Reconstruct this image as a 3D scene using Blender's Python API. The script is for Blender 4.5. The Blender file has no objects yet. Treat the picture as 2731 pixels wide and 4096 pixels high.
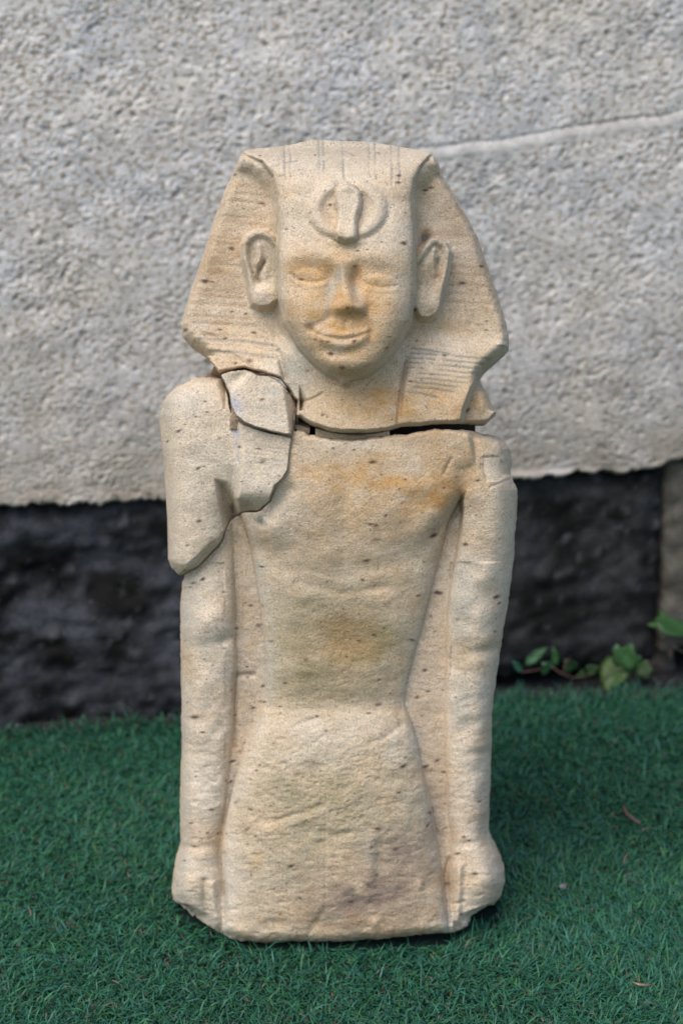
import bpy, math
import numpy as np

# ------------------------------------------------------------------ camera, sky, sun, exposure
scene = bpy.context.scene
PITCH = math.radians(17.0)
CAM_H, CAM_Y = 1.08, -2.196
FPX = 9186.0                       # 50 mm lens, in photograph pixels
cam_data = bpy.data.cameras.new('camera')
cam = bpy.data.objects.new('camera', cam_data)
scene.collection.objects.link(cam)
cam.location = (0.0, CAM_Y, CAM_H)
cam.rotation_euler = (math.pi / 2 - PITCH, 0, 0)
cam_data.sensor_fit = 'VERTICAL'
cam_data.sensor_height = 22.3
cam_data.sensor_width = 14.87
cam_data.lens = 50.0
cam_data.clip_start = 0.05
cam_data.clip_end = 500.0
cam_data.dof.use_dof = True
cam_data.dof.focus_distance = 2.09
cam_data.dof.aperture_fstop = 3.2
scene.camera = cam

SUN_EL, SUN_AZ = math.radians(54), math.radians(-34)   # azimuth from -Y (towards the camera), negative = left
world = bpy.data.worlds.new('World')
scene.world = world
world.use_nodes = True
wn = world.node_tree
for n in list(wn.nodes):
    wn.nodes.remove(n)
sky = wn.nodes.new('ShaderNodeTexSky')
sky.sky_type = 'NISHITA'
sky.sun_disc = False
sky.sun_elevation = SUN_EL
sky.sun_rotation = math.pi - SUN_AZ
sky.air_density = 1.0
sky.dust_density = 2.0
sky.ozone_density = 1.0
bg = wn.nodes.new('ShaderNodeBackground')
bg.inputs['Strength'].default_value = 0.11
wo = wn.nodes.new('ShaderNodeOutputWorld')
wn.links.new(sky.outputs[0], bg.inputs[0])
wn.links.new(bg.outputs[0], wo.inputs[0])

sun_data = bpy.data.lights.new('sun', 'SUN')
sun_data.energy = 1.3
sun_data.angle = math.radians(45)
sun_data.color = (1.0, 0.93, 0.84)
sun = bpy.data.objects.new('sun', sun_data)
scene.collection.objects.link(sun)
sd_ = (math.sin(SUN_AZ) * math.cos(SUN_EL), -math.cos(SUN_AZ) * math.cos(SUN_EL), math.sin(SUN_EL))
sun.rotation_euler = (math.pi / 2 - SUN_EL, 0, SUN_AZ)
sun.location = (sd_[0] * 5, sd_[1] * 5, sd_[2] * 5)

scene.view_settings.view_transform = 'Standard'
scene.view_settings.look = 'None'
scene.view_settings.exposure = 0.88
scene.view_settings.gamma = 1.0
scene.view_settings.use_curve_mapping = False
scene.render.engine = 'CYCLES'
scene.cycles.use_denoising = True

# ------------------------------------------------------------------ helpers
rng = np.random.default_rng(7)
C = scene.collection
S_, C_ = math.sin(PITCH), math.cos(PITCH)
T_ = S_ / C_
DIST = -CAM_Y / C_
Z0 = CAM_H + CAM_Y * T_


def empty(name, loc=(0, 0, 0), rz=0.0, parent=None):
    o = bpy.data.objects.new(name, None)
    C.objects.link(o)
    o.location = loc
    o.rotation_euler = (0, 0, rz)
    o.parent = parent
    o.empty_display_size = 0.05
    return o


def tag(o, label=None, cat=None, group=None, kind=None):
    if label: o['label'] = label
    if cat: o['category'] = cat
    if group: o['group'] = group
    if kind: o['kind'] = kind
    return o


def mesh_obj(name, verts, faces, mat, parent=None, normals=None, colors=None, smooth=True):
    """verts (n,3) array, faces (m,k) array or list of tuples"""
    me = bpy.data.meshes.new(name)
    verts = np.asarray(verts, dtype=np.float32)
    if isinstance(faces, np.ndarray):
        m, k = faces.shape
        me.vertices.add(len(verts))
        me.vertices.foreach_set('co', verts.ravel())
        me.loops.add(m * k)
        me.loops.foreach_set('vertex_index', faces.astype(np.int32).ravel())
        me.polygons.add(m)
        me.polygons.foreach_set('loop_start', np.arange(0, m * k, k, dtype=np.int32))
        me.update(calc_edges=True)
        me.validate()
    else:
        me.from_pydata(verts.tolist(), [], faces)
        me.update()
    if smooth:
        me.polygons.foreach_set('use_smooth', np.ones(len(me.polygons), dtype=bool))
    if colors is not None:
        at = me.color_attributes.new('Col', 'FLOAT_COLOR', 'POINT')
        col = np.ones((len(verts), 4), dtype=np.float32)
        col[:, :3] = colors
        at.data.foreach_set('color', col.ravel())
    if normals is not None and len(me.vertices) == len(verts):
        me.normals_split_custom_set_from_vertices(np.asarray(normals, dtype=np.float32))
    me.materials.append(mat)
    o = bpy.data.objects.new(name, me)
    C.objects.link(o)
    o.parent = parent
    return o


def sm(x, a, b):
    t = np.clip((x - a) / (b - a), 0, 1)
    return t * t * (3 - 2 * t)


def smax(a, b, k):
    return 0.5 * (a + b + np.sqrt((a - b) ** 2 + k * k))


def smin(a, b, k):
    return 0.5 * (a + b - np.sqrt((a - b) ** 2 + k * k))


def seg_dist(X, Y, pts, closed=False):
    P = np.asarray(pts, dtype=np.float64)
    Q = np.roll(P, -1, axis=0) if closed else P[1:]
    if not closed:
        P = P[:-1]
    best = np.full(X.shape, 1e18)
    for (ax, ay), (bx, by) in zip(P, Q):
        dx, dy = bx - ax, by - ay
        l2 = dx * dx + dy * dy + 1e-12
        t = np.clip(((X - ax) * dx + (Y - ay) * dy) / l2, 0, 1)
        best = np.minimum(best, (X - ax - t * dx) ** 2 + (Y - ay - t * dy) ** 2)
    return np.sqrt(best)


def poly_sd(X, Y, pts):
    """signed distance, positive inside"""
    P = np.asarray(pts, dtype=np.float64)
    d = seg_dist(X, Y, P, True)
    ins = np.zeros(X.shape, dtype=bool)
    Q = np.roll(P, -1, axis=0)
    for (ax, ay), (bx, by) in zip(P, Q):
        if ay == by:
            continue
        cond = (ay > Y) != (by > Y)
        ins ^= cond & (X < (bx - ax) * (Y - ay) / (by - ay) + ax)
    return np.where(ins, d, -d)


def windowed(X, Y, pts, pad, fn, out):
    """evaluate fn only near a set of points; X, Y are near-regular grids"""
    P = np.asarray(pts, dtype=np.float64)
    x0, x1 = P[:, 0].min() - pad, P[:, 0].max() + pad
    y0, y1 = P[:, 1].min() - pad, P[:, 1].max() + pad
    m = (X > x0) & (X < x1) & (Y > y0) & (Y < y1)
    if not m.any():
        return
    rr = np.where(m.any(1))[0]; cc = np.where(m.any(0))[0]
    sl = (slice(rr[0], rr[-1] + 1), slice(cc[0], cc[-1] + 1))
    out[sl] += fn(X[sl], Y[sl])


def line(X, Y, pts, w):
    out = np.zeros(X.shape)
    windowed(X, Y, pts, 3.2 * w, lambda a, b: np.exp(-(seg_dist(a, b, pts) / w) ** 2), out)
    return out


def G(X, Y, cx, cy, sx, sy, rot=0.0):
    c, s = math.cos(rot), math.sin(rot)
    dx, dy = X - cx, Y - cy
    return np.exp(-(((dx * c + dy * s) / sx) ** 2 + ((-dx * s + dy * c) / sy) ** 2))


def dome(X, Y, pts, w):
    """0 outside the outline, rising to 1 at w pixels inside"""
    out = np.zeros(X.shape)
    windowed(X, Y, pts, 4, lambda a, b: np.sqrt(np.clip(1 - (1 - np.clip(poly_sd(a, b, pts) / w, 0, 1)) ** 2, 0, 1)), out)
    return out


def ip(Y, *kv):
    k = np.array(kv, dtype=np.float64)
    return np.interp(Y, k[:, 0], k[:, 1])


def softcurve(Y, *kv):
    """smoothed interpolation: average of shifted linear interpolations"""
    k = np.array(kv, dtype=np.float64)
    o = 0
    for d in (-36, -22, -10, 0, 10, 22, 36):
        o = o + np.interp(Y + d, k[:, 0], k[:, 1])
    return o / 7


def fnoise(shape, step, wl, seed, aniso=1.0, band=0.6):
    """band-limited gaussian noise, unit variance; wl = wavelength in the unit of step; aniso > 1 stretches along columns (u)"""
    r = np.random.default_rng(seed)
    n = r.standard_normal(shape)
    fy = np.fft.fftfreq(shape[0], step)[:, None]
    fx = np.fft.rfftfreq(shape[1], step)[None, :] * aniso
    k = np.sqrt(fx * fx + fy * fy) * wl
    filt = np.exp(-((np.log(np.maximum(k, 1e-6))) / band) ** 2)
    filt[0, 0] = 0
    o = np.fft.irfft2(np.fft.rfft2(n) * filt, s=shape)
    return o / (o.std() + 1e-9)


def fbm(shape, step, wl, seed, octaves=5, gain=0.6, aniso=1.0):
    o = 0; a = 1
    for i in range(octaves):
        o = o + a * fnoise(shape, step, wl / 2 ** i, seed + i * 17, aniso)
        a *= gain
    return o / o.std()


# ------------------------------------------------------------------ materials
def new_mat(name):
    m = bpy.data.materials.new(name)
    m.use_nodes = True
    nt = m.node_tree
    b = nt.nodes['Principled BSDF']
    return m, nt, b


def N(nt, kind, **kw):
    n = nt.nodes.new(kind)
    for k, v in kw.items():
        if hasattr(n, k) and k not in ('Scale', 'Detail', 'Roughness', 'Strength', 'Distance'):
            setattr(n, k, v)
        else:
            n.inputs[k].default_value = v
    return n


def vcol_mat(name, rough=0.9, grain=(900.0, 0.25), speck=None, bumps=(), spec=0.25, mottle=None):
    """colour from the Col attribute, fine mineral grain and relief from noise"""
    m, nt, b = new_mat(name)
    L = nt.links.new
    tc = N(nt, 'ShaderNodeTexCoord')
    at = N(nt, 'ShaderNodeAttribute'); at.attribute_name = 'Col'
    col = at.outputs['Color']
    if grain:
        nz = N(nt, 'ShaderNodeTexNoise', Scale=grain[0], Detail=3.0, Roughness=0.6)
        L(tc.outputs['Object'], nz.inputs['Vector'])
        mr = N(nt, 'ShaderNodeMapRange')
        mr.inputs['From Min'].default_value = 0.25; mr.inputs['From Max'].default_value = 0.75
        mr.inputs['To Min'].default_value = 1 - grain[1]; mr.inputs['To Max'].default_value = 1 + grain[1]
        L(nz.outputs['Fac'], mr.inputs['Value'])
        mx = N(nt, 'ShaderNodeVectorMath', operation='SCALE')
        L(col, mx.inputs[0]); L(mr.outputs[0], mx.inputs['Scale'])
        col = mx.outputs[0]
    if speck:
        nz = N(nt, 'ShaderNodeTexNoise', Scale=speck[0], Detail=2.0, Roughness=0.5)
        L(tc.outputs['Object'], nz.inputs['Vector'])
        mr = N(nt, 'ShaderNodeMapRange')
        mr.inputs['From Min'].default_value = speck[1]; mr.inputs['From Max'].default_value = speck[1] + 0.06
        L(nz.outputs['Fac'], mr.inputs['Value'])
        mx = N(nt, 'ShaderNodeMix', data_type='RGBA')
        mx.inputs[7].default_value = (*speck[2], 1)
        ms = N(nt, 'ShaderNodeMath', operation='MULTIPLY'); ms.inputs[1].default_value = speck[3]
        L(mr.outputs[0], ms.inputs[0]); L(ms.outputs[0], mx.inputs[0])
        L(col, mx.inputs[6]); col = mx.outputs[2]
    if mottle:
        nz = N(nt, 'ShaderNodeTexNoise', Scale=480.0, Detail=3.0, Roughness=0.6)
        L(tc.outputs['Object'], nz.inputs['Vector'])
        mr = N(nt, 'ShaderNodeMapRange')
        mr.inputs['From Min'].default_value = 0.46; mr.inputs['From Max'].default_value = 0.66
        mr.inputs['To Max'].default_value = 0.6
        L(nz.outputs['Fac'], mr.inputs['Value'])
        mt = N(nt, 'ShaderNodeMix', data_type='RGBA', blend_type='MULTIPLY')
        mt.inputs[7].default_value = (0.96, 0.81, 0.62, 1)
        L(mr.outputs[0], mt.inputs[0]); L(col, mt.inputs[6]); col = mt.outputs[2]
        for sc_, am in mottle:
            nz = N(nt, 'ShaderNodeTexNoise', Scale=sc_, Detail=4.0, Roughness=0.6)
            L(tc.outputs['Object'], nz.inputs['Vector'])
            mr = N(nt, 'ShaderNodeMapRange')
            mr.inputs['From Min'].default_value = 0.25; mr.inputs['From Max'].default_value = 0.75
            mr.inputs['To Min'].default_value = 1 - am; mr.inputs['To Max'].default_value = 1 + am
            L(nz.outputs['Fac'], mr.inputs['Value'])
            mx = N(nt, 'ShaderNodeVectorMath', operation='SCALE')
            L(col, mx.inputs[0]); L(mr.outputs[0], mx.inputs['Scale'])
            col = mx.outputs[0]
    L(col, b.inputs['Base Color'])
    b.inputs['Roughness'].default_value = rough
    b.inputs['Specular IOR Level'].default_value = spec
    prev = None
    for sc_, dist in bumps:
        nz = N(nt, 'ShaderNodeTexNoise', Scale=sc_, Detail=4.0, Roughness=0.65)
        L(tc.outputs['Object'], nz.inputs['Vector'])
        bp = N(nt, 'ShaderNodeBump'); bp.inputs['Strength'].default_value = 1.0
        bp.inputs['Distance'].default_value = dist
        L(nz.outputs['Fac'], bp.inputs['Height'])
        if prev: L(prev, bp.inputs['Normal'])
        prev = bp.outputs['Normal']
    if prev: L(prev, b.inputs['Normal'])
    return m


M_sand = vcol_mat('sandstone', 0.92, (620.0, 0.30), (420.0, 0.65, (0.16, 0.11, 0.08), 0.6), ((620.0, 0.0012), (250.0, 0.0007)), mottle=((45.0, 0.09), (150.0, 0.06)))
M_render = vcol_mat('roughcast_render', 0.9, (260.0, 0.10), None, ((420.0, 0.0010), (160.0, 0.0010)))
M_dark = vcol_mat('dark_foundation_stone', 0.75, (180.0, 0.30), (120.0, 0.68, (0.09, 0.09, 0.09), 0.5), ((260.0, 0.001), (90.0, 0.002)), 0.15)
M_blade = vcol_mat('turf_fibre', 0.55, None, None, (), 0.35)
M_leaf = vcol_mat('leaf_green', 0.5, (120.0, 0.18), None, ((150.0, 0.0006),), 0.4)
M_wood = vcol_mat('dry_wood', 0.85, (400.0, 0.25), None, ((500.0, 0.0006),))


def flat_proc(name, c1, c2, scale, rough=0.95, bump=0.004, detail=8.0):
    m, nt, b = new_mat(name)
    L = nt.links.new
    tc = N(nt, 'ShaderNodeTexCoord')
    nz = N(nt, 'ShaderNodeTexNoise', Scale=scale, Detail=detail, Roughness=0.65)
    L(tc.outputs['Object'], nz.inputs['Vector'])
    cr = N(nt, 'ShaderNodeValToRGB')
    cr.color_ramp.elements[0].position = 0.3; cr.color_ramp.elements[0].color = (*c1, 1)
    cr.color_ramp.elements[1].position = 0.7; cr.color_ramp.elements[1].color = (*c2, 1)
    L(nz.outputs['Fac'], cr.inputs[0]); L(cr.outputs[0], b.inputs['Base Color'])
    bp = N(nt, 'ShaderNodeBump'); bp.inputs['Distance'].default_value = bump
    L(nz.outputs['Fac'], bp.inputs['Height']); L(bp.outputs[0], b.inputs['Normal'])
    b.inputs['Roughness'].default_value = rough
    return m


M_soil = flat_proc('dark_soil', (0.005, 0.005, 0.0055), (0.017, 0.0165, 0.018), 60.0)
M_backing = flat_proc('turf_backing', (0.006, 0.022, 0.016), (0.018, 0.05, 0.036), 90.0)
M_yard = flat_proc('yard_ground', (0.03, 0.07, 0.045), (0.05, 0.10, 0.06), 8.0)
M_upper = flat_proc('upper_render', (0.36, 0.355, 0.345), (0.47, 0.465, 0.455), 90.0, 0.9, 0.006)

# ------------------------------------------------------------------ the setting: ground
def plane(name, x0, x1, y0, y1, z, mat):
    o = mesh_obj(name, [(x0, y0, z), (x1, y0, z), (x1, y1, z), (x0, y1, z)], [(0, 1, 2, 3)], mat, smooth=False)
    return tag(o, kind='structure')


plane('ground', -40, 40, -40, 40, -0.024, M_yard)
plane('soil_strip', -2.0, 2.2, 0.2, 1.2, -0.017, M_soil)

# ------------------------------------------------------------------ the house wall
WALL_Y, WALL_SLOPE = 0.545, 0.19
WA = math.atan(WALL_SLOPE)
wall = tag(empty('house_wall', (0, WALL_Y, 0), WA),
           'pale grey roughcast rendered wall on a dark stone foundation behind the statue', 'wall')


def wall_at(px, py):
    """photograph pixel -> (a, z) on the wall face"""
    dx = (px - 1365.5) / FPX
    dy = (2048 - py) / FPX
    d = np.array([dx, C_ + dy * S_, -S_ + dy * C_])
    t = (WALL_Y - CAM_Y) / (d[1] - WALL_SLOPE * d[0])
    return d[0] * t / math.cos(WA), CAM_H + d[2] * t


def build_wall():
    st = 0.0020
    a = np.arange(-0.80, 0.92, st); z = np.arange(0.255, 1.0, st)
    A, Z = np.meshgrid(a, z)
    sh = A.shape
    # lower edge of the render coat, irregular
    edge_px = [(-900, 2045), (0, 2034), (150, 2028), (300, 2024), (480, 2018), (560, 2010), (700, 2004), (1400, 1960), (2070, 1921), (2200, 1913),
               (2330, 1893), (2420, 1900), (2500, 1902), (2580, 1890), (2660, 1868), (2731, 1842), (3600, 1790)]
    e = np.array([wall_at(*p) for p in edge_px])
    rag = fnoise((1, len(a)), st, 0.05, 5)[0] * 0.0012 + fnoise((1, len(a)), st, 0.015, 6)[0] * 0.0007
    ez = np.interp(a, e[:, 0], e[:, 1]) + rag
    # the grid follows the ragged lower edge, easing out over the first 6 cm
    Zb = np.maximum(Z, 0)
    k = np.clip(1 - (Z - z[0]) / 0.10, 0, 1)
    Z = Z + (ez[None, :] - z[0]) * k
    # roughcast: clustered granules and small pits
    n1 = fnoise(sh, st, 0.0082, 11, 1.3, 0.5)
    n2 = fnoise(sh, st, 0.0055, 12, 1.1, 0.4)
    n3 = fnoise(sh, st, 0.03, 13, 1.4, 0.5)
    big = fbm(sh, st, 0.35, 14, 3)
    amp = 0.85 + 0.28 * np.clip(fnoise(sh, st, 0.12, 15), -1.4, 1.4)
    amp = np.clip(amp, 0.28, 1.5)
    rough = (-0.0009 * np.clip(n1 - 0.1, 0, 2.0) + 0.00022 * n2 + 0.0003 * n3) * amp
    pits = -0.0022 * np.clip(fnoise(sh, st, 0.02, 16, 1.0, 0.45) - 1.15, 0, 1.2)
    # smooth troweled ledge running up to the right
    l = np.array([wall_at(*p) for p in [(900, 650), (1300, 625), (1560, 606), (1750, 586), (2000, 560), (2150, 536), (2350, 500), (2550, 476), (2731, 446), (3600, 330)]])
    lz = np.interp(A, l[:, 0], l[:, 1]) + fnoise((1, len(a)), st, 0.09, 8)[0][None, :] * 0.0012
    dz = lz - Z
    fade = sm(A, wall_at(1330, 600)[0], wall_at(1800, 600)[0])
    ledge = 0.0030 * sm(dz, 0.000, 0.011) * np.exp(-np.clip(dz - 0.014, 0, 9) / 0.10) * fade
    band = sm(dz, -0.002, 0.003) * (1 - sm(dz, 0.011, 0.021)) * fade
    # second small lip close above the foundation on the right
    l2 = np.array([wall_at(*p) for p in [(1900, 1888), (2070, 1885), (2250, 1876), (2330, 1872)]])
    lz2 = np.interp(A, l2[:, 0], l2[:, 1])
    f2 = sm(A, wall_at(1700, 1880)[0], wall_at(1950, 1880)[0]) * (1 - sm(A, wall_at(2280, 1880)[0], wall_at(2420, 1880)[0]))
    d2 = lz2 - Z
    lip = 0.006 * sm(d2, 0.0, 0.005) * f2
    band2 = sm(d2, -0.004, 0.001) * f2
    rough = rough * (1 - 0.86 * np.maximum(band, band2)) + pits * (1 - np.maximum(band, band2))
    crease = -0.0026 * np.exp(-((dz + 0.0006) / 0.0022) ** 2) * fade
    H = rough + ledge + lip + crease + 0.0015 * big
    # the bottom edge curls inward
    dd = Z - ez[None, :]
    H = H - 0.010 * np.clip(1 - dd / 0.006, 0, 1) ** 2
    V = np.stack([A, -H, Z], -1).reshape(-1, 3)
    nv, nu = sh
    idx = np.arange(nv * nu).reshape(nv, nu)
    q = np.stack([idx[:-1, :-1], idx[:-1, 1:], idx[1:, 1:], idx[1:, :-1]], -1).reshape(-1, 4)
    # colour of the paint itself: patches of cooler and warmer grey, ochre where the coat is thin
    warm = np.clip(0.56 + 0.14 * fbm(sh, st, 0.22, 21, 4), 0, 1)
    fleck = np.clip(fnoise(sh, st, 0.012, 23, 1.15, 0.45) - 0.5, 0, 1) * 0.85
    col = np.array([0.525, 0.53, 0.545])[None, None] * (1 - warm[..., None]) + np.array([0.585, 0.54, 0.475])[None, None] * warm[..., None]
    col = col * (1 - fleck[..., None]) + np.array([0.30, 0.245, 0.175])[None, None] * fleck[..., None]
    bm_ = np.maximum(band, band2)[..., None] * 0.7
    col = col * (1 - bm_) + np.array([0.43, 0.415, 0.39])[None, None] * bm_
    col = col * (1 + 0.07 * fbm(sh, st, 0.05, 31, 3))[..., None]
    low = np.clip((0.38 * np.clip(1 - dd / 0.09, 0, 1) + 0.42 * np.clip(1 - dd / 0.30, 0, 1)) * (1 + 0.25 * fbm(sh, st, 0.12, 37, 3)), 0, 0.8)[..., None]        # browner, darker tint growing towards the foot of the coat
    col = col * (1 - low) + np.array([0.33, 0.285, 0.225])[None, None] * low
    # skirt: the coat's thickness at its foot
    foot = V[idx[0]].copy(); foot[:, 1] += 0.035; foot[:, 2] += 0.002
    base = len(V)
    V = np.concatenate([V, foot])
    fi = base + np.arange(nu)
    q2 = np.stack([fi[:-1], fi[1:], idx[0, 1:], idx[0, :-1]], -1)
    q = np.concatenate([q, q2])
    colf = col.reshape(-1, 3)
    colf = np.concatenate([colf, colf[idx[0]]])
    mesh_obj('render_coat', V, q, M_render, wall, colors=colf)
    # the wall goes on above and to both sides of what the picture shows
    t = 0.004
    def panel(name, x0, x1, z0, z1):
        y0, y1 = t, 0.30
        vs = [(x0, y0, z0), (x1, y0, z0), (x1, y0, z1), (x0, y0, z1), (x0, y1, z0), (x1, y1, z0), (x1, y1, z1), (x0, y1, z1)]
        fs = [(0, 1, 2, 3), (1, 5, 6, 2), (5, 4, 7, 6), (4, 0, 3, 7), (3, 2, 6, 7), (4, 5, 1, 0)]
        mesh_obj(name, vs, fs, M_upper, wall, smooth=False)
    panel('wall_panel', -3.0, 3.2, 0.998, 2.9)
    panel('wall_panel', -3.0, -0.798, 0.262, 0.998)
    panel('wall_panel', 0.916, 3.2, 0.262, 0.998)
    vs = [(-3.0, .05, 0.25), (3.2, .05, 0.25), (3.2, .05, 2.88), (-3.0, .05, 2.88)]
    mesh_obj('wall_core', vs, [(0, 1, 2, 3)], M_upper, wall, smooth=False)


build_wall()


def stone_block(a0, a1, z0, z1, front, seed, tint, bulge=0.02, rel=1.0, skew=0.0):
    """rock-faced foundation stone: a closed block with a rugged front"""
    st = 0.006
    na, nz_ = max(8, int((a1 - a0) / st)), max(8, int((z1 - z0) / st))
    A, Z = np.meshgrid(np.linspace(a0, a1, na), np.linspace(z0, z1, nz_))
    sh = A.shape
    b1 = fnoise(sh, st, 0.16, seed, 1.6, 0.5)
    fac = fnoise(sh, st, 0.09, seed + 1, 2.2, 0.5)
    fac = np.stack([np.roll(fac[i], int(i * 0.9)) for i in range(sh[0])])
    facet = np.abs(fac)
    b2 = fnoise(sh, st, 0.30, seed + 7, 1.2, 0.5)
    H = bulge * rel * (0.30 * b2 + 0.25 * b1) - 0.010 * rel * np.clip(0.5 - facet, 0, 1) + 0.0022 * rel * fnoise(sh, st, 0.03, seed + 2, 1.3) + 0.0005 * rel * fnoise(sh, st, 0.014, seed + 4)
    d = np.minimum.reduce([A - a0 - skew * (Z - z0), a1 - A, (Z - z0) * 0.9, (z1 - Z) * 1.2])
    d = np.clip(d + 0.004 * fnoise(sh, st, 0.04, seed + 3), 0, None)
    H = H + bulge * (np.sqrt(np.clip(1 - (1 - np.clip(d / 0.05, 0, 1)) ** 2, 0, 1)) - 1)
    V = np.stack([A, front - H, Z], -1).reshape(-1, 3)
    idx = np.arange(na * nz_).reshape(nz_, na)
    q = [np.stack([idx[:-1, :-1], idx[:-1, 1:], idx[1:, 1:], idx[1:, :-1]], -1).reshape(-1, 4)]
    rim = np.concatenate([idx[0, :], idx[1:, -1], idx[-1, -2::-1], idx[-2:0:-1, 0]])
    back = V[rim].copy(); back[:, 1] = front + 0.16
    n0 = len(V)
    V = np.concatenate([V, back])
    bi = n0 + np.arange(len(rim))
    q.append(np.stack([rim, bi, np.roll(bi, -1), np.roll(rim, -1)], -1))
    t = np.clip(0.5 + 0.4 * fbm(sh, st, 0.12, seed + 9, 4, aniso=1.3), 0, 1)[..., None]
    li = np.clip(fnoise(sh, st, 0.035, seed + 12) - 1.3, 0, 1)[..., None] * 0.8
    c0, c1 = np.array(tint[0]), np.array(tint[1])
    col = c0 * (1 - t) + c1 * t
    col = col * (1 - li) + np.array([0.075, 0.078, 0.082]) * li
    colf = col.reshape(-1, 3)
    colf = np.concatenate([colf, colf[rim]])
    return mesh_obj('foundation_stone', V, np.concatenate(q), M_dark, wall, colors=colf)


def build_foundation():
    k0, k1 = (0.006, 0.006, 0.006), (0.048, 0.052, 0.062)
    zt = lambda px, py: wall_at(px, py)[1]
    stone_block(-1.6, wall_at(1280, 2000)[0], -0.05, zt(300, 2040), 0.012, 101, (k0, k1), 0.020, 0.8)
    stone_block(wall_at(1300, 2000)[0], wall_at(2668, 2000)[0], -0.0, zt(2300, 1925), 0.010, 140, ((0.009, 0.0085, 0.0075), (0.040, 0.040, 0.041)), 0.018, 0.7)
    stone_block(wall_at(2684, 2000)[0], 1.3, 0.02, zt(2700, 1870), 0.016, 180, ((0.055, 0.05, 0.04), (0.13, 0.12, 0.10)), 0.014, 0.6)
    # low footing stones under the right block, seen in the dark gap
    stone_block(wall_at(2420, 2600)[0], wall_at(2760, 2600)[0], -0.03, zt(2600, 2560), 0.030, 210, ((0.04, 0.034, 0.026), (0.10, 0.085, 0.065)), 0.02)
    v = [(-3.0, .14, -0.05), (3.2, .14, -0.05), (3.2, .14, 0.30), (-3.0, .14, 0.30)]
    mesh_obj('foundation_core', v, [(0, 1, 2, 3)], M_soil, wall, smooth=False)
    stone_block(-3.0, -1.62, -0.05, 0.27, 0.012, 230, (k0, k1))
    stone_block(1.32, 3.2, -0.05, 0.27, 0.012, 250, (k0, k1))


build_foundation()

# ------------------------------------------------------------------ the statue: carved sandstone in fragments
GRID = 0.00088
VGROUND = -0.0105


def proj(U, V, R):
    h = V * T_ + R / C_
    k = FPX / (DIST - h)
    return 1365.5 + U * k, 2048 - V * k


def unproj(px, py, r):
    k = (2048 - py) / FPX
    v = k * (DIST - r / C_) / (1 + k * T_)
    return (px - 1365.5) / FPX * (DIST - v * T_ - r / C_), v


def r_ground(V):
    return ((VGROUND - Z0) * C_ - V) / S_


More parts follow.
